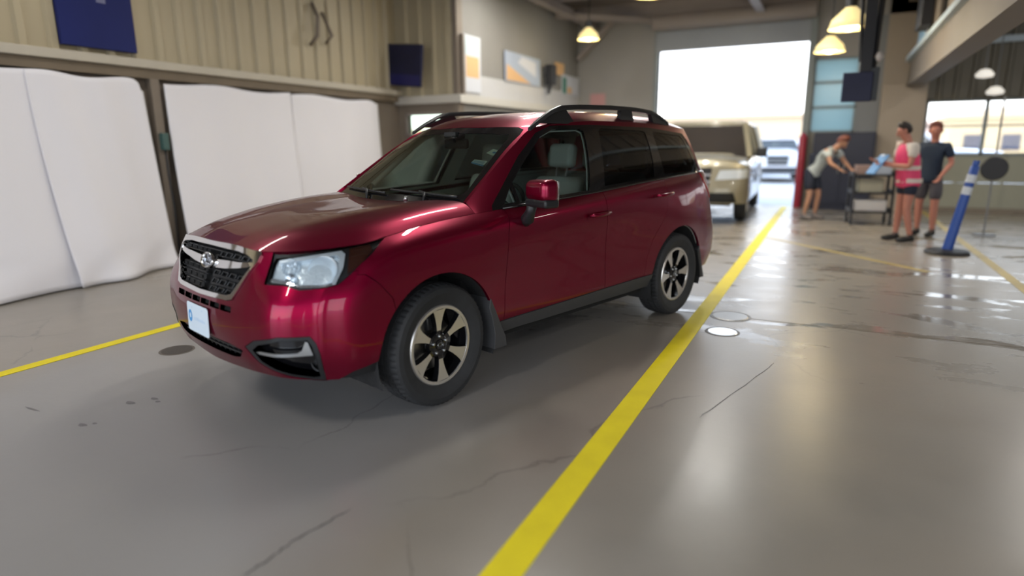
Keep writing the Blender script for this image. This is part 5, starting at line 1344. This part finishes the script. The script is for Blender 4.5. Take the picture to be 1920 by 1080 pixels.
# the person in the pink vest
J = standing(.12, wrR=(-.20, -.36, 1.16), elR=(-.25, -.10, 1.10), wrL=(-.02, -.34, 1.12), elL=(.22, -.12, 1.10), head=(-.02, -.14, 1.60), face=(-.2, -1, -.45),
             knL=(.10, -.03, .48), anL=(.14, .05, .085), anR=(-.12, -.03, .085))
root, body = person('person in a hot pink vest and navy shorts holding a blue clipboard', (3.72, 7.86, 0), R(-68), J, M['skin2'], M['hair'], 1.0)
shirt(J, M['shirt_white'], body, .62); shorts(J, M['shorts_navy'], body, .55); shoes(J, M['shoe'], body)
pe, ch, nk = V3(*J['pelvis']), V3(*J['chest']), V3(*J['neck'])
v_ = garment('vest', [[(pe+V3(0, 0, -.16), (.205, .175)), (pe+V3(0, 0, -.06), (.198, .168)), (pe.lerp(ch, .5), (.185, .155)), (ch, (.205, .165)), (ch.lerp(nk, .6), (.150, .125)), (ch.lerp(nk, .85), (.10, .095))]], M['vest_pink'], body)
for t, rr in ((-.10, (.205, .176)), (.42, (.192, .162))):
    c0 = pe.lerp(ch, t); q = MB(); n = 32; vs = []
    for dz in (-.03, .03):
        for k in range(n): a = 2*PI*k/n; vs.append(c0+V3(rr[0]*math.cos(a)*.93, rr[1]*math.sin(a)*.93, dz))
    q.add(vs, [(k, (k+1) % n, (k+1) % n+n, k+n) for k in range(n)]); q.build('reflective_band', M['vest_band'], v_, smooth=True)
cb = MB(); cb.box((-.13, -.012, -.17), (.13, .012, .17)); o = cb.build('clipboard', P('blue clipboard', (.08, .24, .50), .4), bevel=.008)
o.location = (3.30, 7.82, 1.12); o.rotation_euler = (R(-35), 0, R(-68)); tag(o, 'blue clipboard held by the person in the pink vest', 'clipboard')
q = MB(); q.box((-.05, -.025, .13), (.05, .0, .165)); q.build('clip', M['satin'], o)
# companion behind
J = standing(.0, face=(0.4, -1, -.1), wrL=(.20, -.16, .93), elL=(.25, .03, 1.13))
root, body = person('person in a dark navy top and grey shorts behind the pink vest', (4.08, 8.62, 0), R(-30), J, M['skin2'], M['hair2'], 1.0, hair_long=True)
shirt(J, M['navy_top'], body, .75); shorts(J, M['shorts_grey'], body, .85); shoes(J, M['shoe'], body)
# person bending over the cart
J = standing(.0, pelvis=(0, .12, .90), chest=(0, -.14, 1.18), neck=(0, -.28, 1.32), head=(0, -.40, 1.42), face=(0, -.8, -1), shL=(.18, -.22, 1.28), shR=(-.18, -.22, 1.28),
             elL=(.24, -.36, 1.05), elR=(-.24, -.34, 1.05), wrL=(.16, -.50, .96), wrR=(-.18, -.47, .96), hipL=(.095, .12, .86), hipR=(-.095, .12, .86), knL=(.11, .02, .46), knR=(-.11, .06, .46), anL=(.11, .06, .085), anR=(-.12, .14, .085))
root, body = person('person in a pale grey shirt and navy shorts bending toward the cart', (2.48, 10.35, 0), R(62), J, M['skin'], M['hair2'], 1.02)
shirt(J, M['shirt_grey'], body, .6); shorts(J, M['shorts_navy'], body, .85); shoes(J, M['shoe_grey'], body)
q = MB(); q.bar(V3(.13, -.20, 1.34), V3(.12, -.02, 1.02), .05, .02); q.bar(V3(-.13, -.16, 1.36), V3(-.12, .05, 1.02), .05, .02); q.box((-.12, .0, .98), (.12, .14, 1.22)); q.build('backpack', M['shorts_navy'], body, bevel=.01)
# cart
r_ = empty('utility_cart', (3.36, 9.95, 0), R(8)); tag(r_, 'black wheeled cart with pale boxes beside the bending person', 'cart')
for z in (.22, .55, .86):
    q = MB(); q.box((-.33, -.24, z), (.33, .24, z+.03)); q.box((-.33, -.24, z+.03), (-.31, .24, z+.08)); q.box((.31, -.24, z+.03), (.33, .24, z+.08)); q.build('shelf', M['black_m'], r_, bevel=.004)
for x in (-.31, .31):
    for y in (-.22, .22):
        q = MB(); q.box((x-.02, y-.02, .12), (x+.02, y+.02, .89)); q.build('upright', M['black_m'], r_)
        q = MB(); q.lathe([(0, -.02), (.055, -.02), (.065, -.01), (.065, .01), (.055, .02), (0, .02)], 20, Matrix.Translation((x, y, .065))); q.build('wheel', M['black_m'], r_, auto=40)
q = MB(); q.tube([(.33, -.2, .86), (.42, -.2, 1.0), (.42, .2, 1.0), (.33, .2, .86)], .014, 8); q.build('handle', M['black_m'], r_, smooth=True)
for nm, lb, lo, hi, mt in (('storage_box', 'pale blue box standing on the top of the cart', (.02, -.16, .892), (.26, .12, 1.16), P('pale blue box', (.38, .43, .52), .5)),
                           ('storage_box', 'brownish box on the cart top next to the pale blue one', (-.28, -.14, .892), (-.03, .12, 1.05), P('brown box', (.26, .18, .16), .6)),
                           ('storage_box', 'grey olive box on the middle shelf of the cart', (-.22, -.18, .582), (.16, .15, .82), P('olive box', (.30, .29, .23), .6)),
                           ('storage_box', 'white crate on the bottom shelf of the cart', (-.26, -.2, .252), (.24, .18, .44), P('white crate', (.48, .47, .47), .5))):
    q = MB(); q.box(lo, hi, Matrix.Translation((3.36, 9.95, 0)) @ Matrix.Rotation(R(8), 4, 'Z')); tag(q.build(nm, mt, bevel=.008), lb, 'box', 'boxes on the cart')

# ================================================================== other vehicles
def vehicle(name, label, loc, rz, col, L_=4.9, Wd=1.95, Ht=1.85, pick=False, cat='car', metallic=.3):
    """local: front at y=0 facing -y, centred in x"""
    root = empty(name, loc, rz); tag(root, label, cat)
    pm = P(label[:18]+' paint', col, .4, metallic, coat=.8); w = Wd/2; b = Ht
    G = [  # columns nose -> tail ; rows bottom, low, mid, shoulder, top ledge
     [(0,-.02,.38),(0,-.06,.60),(0,-.02,.85),(0,.04,1.08),(0,.14,1.16)],
     [(.6*w,.00,.38),(.6*w,-.03,.60),(.6*w,.02,.85),(.6*w,.08,1.08),(.6*w,.16,1.15)],
     [(.88*w,.14,.38),(.92*w,.12,.60),(.92*w,.16,.85),(.90*w,.22,1.06),(.82*w,.26,1.12)],
     [(.98*w,.42,.36),(w,.42,.60),(w,.42,.85),(.98*w,.44,1.05),(.88*w,.44,1.12)],
     [(.98*w,1.1,.34),(w,1.1,.60),(w,1.1,.85),(.98*w,1.1,1.07),(.89*w,1.1,1.15)],
     [(.97*w,1.6,.34),(w,1.6,.60),(w,1.6,.85),(.98*w,1.6,1.08),(.92*w,1.6,1.17)],
     [(.97*w,2.8,.34),(w,2.8,.60),(w,2.8,.85),(.98*w,2.8,1.08),(.93*w,2.8,1.18)],
     [(.97*w,L_-.7,.36),(w,L_-.7,.60),(w,L_-.7,.85),(.98*w,L_-.7,1.08),(.93*w,L_-.7,1.18)],
     [(.88*w,L_-.12,.38),(.94*w,L_-.08,.60),(.94*w,L_-.08,.85),(.92*w,L_-.12,1.08),(.86*w,L_-.2,1.18)],
     [(0,L_,.38),(0,L_+.04,.60),(0,L_+.02,.85),(0,L_,1.08),(0,L_-.1,1.18)]]
    pb = Patch(np.array(G, float).transpose(1, 0, 2), .09, .12, sym0=True)
    bb = pb.bm(); r0 = .41
    A1 = [(.95-r0, 0), (.95-r0, .36)] + arc(.95, .38, r0, 178, 2, 16) + [(.95+r0, .36), (.95+r0, 0)]; A2 = [(y+L_-1.95, z) for y, z in A1]
    for a_ in (A1, A2): cut(bb, a_, 'x', closed=False, where=lambda c: c.x > .5*w)
    HLp = [(.48*w, .80), (.55*w, .98), (1.2*w, 1.0), (1.2*w, .84)]
    GRp = [(-.2, .66), (-.2, 1.02), (.42*w, 1.02), (.38*w, .66)]; LBp = [(-.2, .40), (-.2, .58), (.80*w, .58), (.86*w, .40)]
    nose = lambda c: c.y < .42
    for p_ in (HLp, GRp, LBp): cut(bb, p_, 'y', where=nose)
    def cl(c):
        if c.x > .5*w and (inp(A1, 'x', c) or inp(A2, 'x', c)): return None
        if c.y < .42:
            if inp(HLp, 'y', c): return 'hl'
            if inp(GRp, 'y', c): return 'gr'
            if inp(LBp, 'y', c): return 'lb'
        return 'b'
    ps = pieces(bb, cl)
    body = emit('body', both(ps['b']), pm, root, gap=0, lip=.02)
    for q_ in (ps.get('hl'), mirrored(ps['hl'])): emit('headlight', q_, M['lamp_white'], root, gap=.004, lip=.02, off=.004)
    emit('grille', both(ps['gr']), M['black_m'], root, gap=0, lip=-.03, off=-.03); emit('lower_grille', both(ps['lb']), M['black_m'], root, gap=0, lip=-.03, off=-.03)
    q = MB(); [q.box((-.40*w, -.05, z), (.40*w, -.005, z+.03)) for z in (.76, .88)]; q.build('grille_bar', M['satin'], root)
    hd = [[(0,.14,1.16),(.6*w,.16,1.15),(.82*w,.26,1.12)], [(0,.6,1.20),(.55*w,.6,1.20),(.885*w,.6,1.125)], [(0,1.35,1.24),(.55*w,1.35,1.23),(.915*w,1.35,1.165)], [(0,1.45,1.24),(.55*w,1.47,1.23),(.92*w,1.55,1.17)]]
    emit('hood', both(pieces(Patch(np.array(hd, float), .1, .12, sym0=True, flip=True).bm(), lambda c: 'h')['h']), pm, root, gap=.004, lip=.02)
    y2 = L_-(2.1 if pick else .35); tw = .74*w
    # cabin: glasshouse hull with a frame, windscreen, side glass and roof
    base = [(.93*w, 1.40, 1.17), (.93*w, y2+.12, 1.18)]; tp = [(tw, 2.15, b-.06), (tw, y2-.10, b-.06)]
    for sg in (1, -1):
        q = MB(); q.bar((sg*base[0][0], base[0][1], base[0][2]), (sg*tp[0][0], tp[0][1], tp[0][2]), .09, .09); q.build('front_pillar', pm, root); q = MB()
        q.bar((sg*base[1][0], base[1][1], base[1][2]), (sg*tp[1][0], tp[1][1], tp[1][2]), .16, .10); q.build('rear_pillar', pm, root); q = MB()
        q.bar((sg*.92*w, 2.55, 1.17), (sg*tw, 2.62, b-.06), .06, .10); q.build('middle_pillar', pm, root); q = MB(); q.bar((sg*.925*w, 3.45 if not pick else 3.3, 1.17), (sg*tw, 3.4 if not pick else 3.3, b-.06), .06, .10); q.build('middle_pillar', pm, root)
        q = MB(); q.box((-tw-.03, 2.12, b-.08), (tw+.03, y2-.06, b)); 
    for v in q.v:
        if v.z > b-.01: v.x *= .90
    rf = q.build('roof', pm, root, bevel=.05, seg=4)
    gq = lambda nm, vs, mt: MB().add(vs, [(0, 1, 2, 3)]).build(nm, mt, root)
    M.setdefault('green_glass', glass('green tinted glass', (.34, .48, .42), 1.0))
    gq('windscreen', [(-.91*w, 1.42, 1.18), (.91*w, 1.42, 1.18), (tw-.02, 2.14, b-.07), (-tw+.02, 2.14, b-.07)], M['green_glass'])
    gq('rear_window', [(-.91*w, y2+.12, 1.18), (.91*w, y2+.12, 1.18), (tw-.02, y2-.08, b-.07), (-tw+.02, y2-.08, b-.07)], M['priv_glass'])
    for sg in (1, -1): gq('side_window', [(sg*.93*w, 1.45, 1.18), (sg*.93*w, y2+.1, 1.18), (sg*tw, y2-.1, b-.07), (sg*tw, 2.14, b-.07)], M['priv_glass'])
    q = MB(); q.box((-.9*w, 1.5, .4), (.9*w, y2, 1.16)); q.box((-.80*w, 2.35, 1.16), (-.2*w, 2.55, 1.60)); q.box((.2*w, 2.35, 1.16), (.80*w, 2.55, 1.60)); q.build('cabin', M['dark_int'], root)
    q = MB(); q.box((-.72*w, .3, .32), (.72*w, L_-.3, .5)); q.build('underbody', M['dark'], root)
    for sg in (1, -1):
        q = MB(); q.box((-.10, -.07, -.09), (.10, .07, .09)); o = q.build('side_mirror', M['black_m'], root, bevel=.03, seg=3); o.location = (sg*(w+.13), 1.68, 1.27)
        q = MB(); q.bar((sg*(w-.04), 1.68, 1.2), (sg*(w+.08), 1.68, 1.25), .05, .04); q.build('mirror_arm', M['black_m'], root)
        for yy in (.95, L_-1.0):
            q = MB(); q.lathe([(0, -.10), (.26, -.11), (.34, -.11), (.37, -.07), (.375, 0), (.37, .07), (.34, .11), (.26, .11), (.24, .08), (0, .07)], 48); t_ = q.build('wheel', M['rubber'], root, auto=30); t_.location = (sg*(w-.13), yy, .375)
            if sg < 0: t_.rotation_euler = (0, 0, PI)
            q = MB(); q.lathe([(0, .10), (.06, .105), (.07, .085), (.20, .095), (.235, .10), (.235, .06)], 40); q.build('hub', M['satin'], t_, auto=30)
            for k in range(6): a = PI*k/3; q = MB(); q.bar((.10, .05*math.cos(a), .05*math.sin(a)), (.10, .22*math.cos(a), .22*math.sin(a)), .02, .05, up=(1, 0, 0)); q.build('spoke', M['alloy'], t_)
    return root
vehicle('sport_utility_vehicle', 'large beige sport utility vehicle waiting behind the red car', (.36, 8.75, 0), R(2), (.34, .31, .225), 5.0, 2.02, 1.90)
for i, (x, y, rz, c, lb, sz) in enumerate(((.9, 22.5, 6, (.62, .63, .66), 'white vehicle parked outside nearest the opening', (4.6, 1.85, 1.65)), (-1.6, 27, 4, (.50, .55, .60), 'pale blue vehicle parked outside behind the beige one', (4.7, 1.85, 1.7)),
        (2.6, 29, -4, (.60, .50, .46), 'pale tan vehicle parked far outside by the red post', (4.7, 1.85, 1.7)), (7.6, 22, 80, (.60, .62, .68), 'white vehicle seen sideways through the right-hand windows', (4.8, 1.9, 1.75)),
        (13.2, 23, 95, (.40, .48, .62), 'blue grey vehicle seen through the right-hand windows', (4.8, 1.9, 1.75)), (18.5, 26, 85, (.62, .62, .62), 'white van farthest right outside the windows', (5.0, 1.95, 1.9)))):
    vehicle('parked_car', lb, (x, y, -.02), R(rz), c, *sz)
vehicle('parked_car', 'silver vehicle standing outside the doorway behind the camera', (-.8, -13.0, -.02), R(180), (.40, .36, .34), 4.7, 1.85, 1.7)
# distant ground forms
q = MB(); n = 60; vs = []
rnd = random.Random(4)
for i in range(n+1):
    x = -90+180*i/n; h = 4.6+1.6*math.sin(i*.35)+.8*math.sin(i*1.3); vs += [(x, 118, 0), (x, 122, h*.9), (x, 150, h*1.15), (x, 165, 0)]
q.add(vs, [(i*4+j, i*4+j+4, i*4+j+5, i*4+j+1) for i in range(n) for j in range(3)]); o = q.build('hills', M['hill'], smooth=True); o['kind'] = 'structure'
for i, (x, y, w_, d_, h, c) in enumerate(((9.5, 48, 9, 5, 2.9, (.66, .47, .24)), (22, 50, 8, 5, 2.7, (.66, .34, .26)), (-9, 68, 10, 6, 3.0, (.55, .52, .50)), (2, 75, 10, 6, 3.3, (.62, .42, .34)), (-13, 58, 15.5, 6, 3.7, (.66, .50, .34)))):
    q = MB(); q.box((x, y, 0), (x+w_, y+d_, h)); q.box((x-.3, y-.3, h), (x+w_+.3, y+d_+.3, h+.25)); o = q.build('building', P('distant building %d' % i, c, .9))
    tag(o, ('low ochre building far outside the right-hand windows', 'low reddish building at the right end of the view', 'low grey building far behind the parked vehicles', 'low pink building on the horizon', 'long ochre building beyond the bright opening')[i], 'building')
    for k in range(4): g = MB(); g.box((x+.8+k*w_/4.4, y-.03, .9), (x+.8+k*w_/4.4+1.0, y, 1.9)); g.build('window', M['screen'], o)
# portals guide daylight sampling through the openings
def portal(lo_x, hi_x, z0, z1, y, face):
    d = bpy.data.lights.new('portal', 'AREA'); d.shape = 'RECTANGLE'; d.size = hi_x-lo_x; d.size_y = z1-z0; d.cycles.is_portal = True
    o = bpy.data.objects.new('portal', d); COL.objects.link(o); o.location = ((lo_x+hi_x)/2, y, (z0+z1)/2); o.rotation_euler = (R(90)*face, 0, 0)
portal(DX0, DX1, 0, DZ, Y1+.25, -1); portal(4.35, XR, 1.2, 2.26, Y1+.25, -1); portal(DX1+.14, 3.06, 1.66, 3.26, Y1+.25, -1)
portal(-3.9, 3.3, 0, 3.7, Y0-.25, 1); portal(4.4, 10.6, 0, 3.7, Y0-.25, 1)
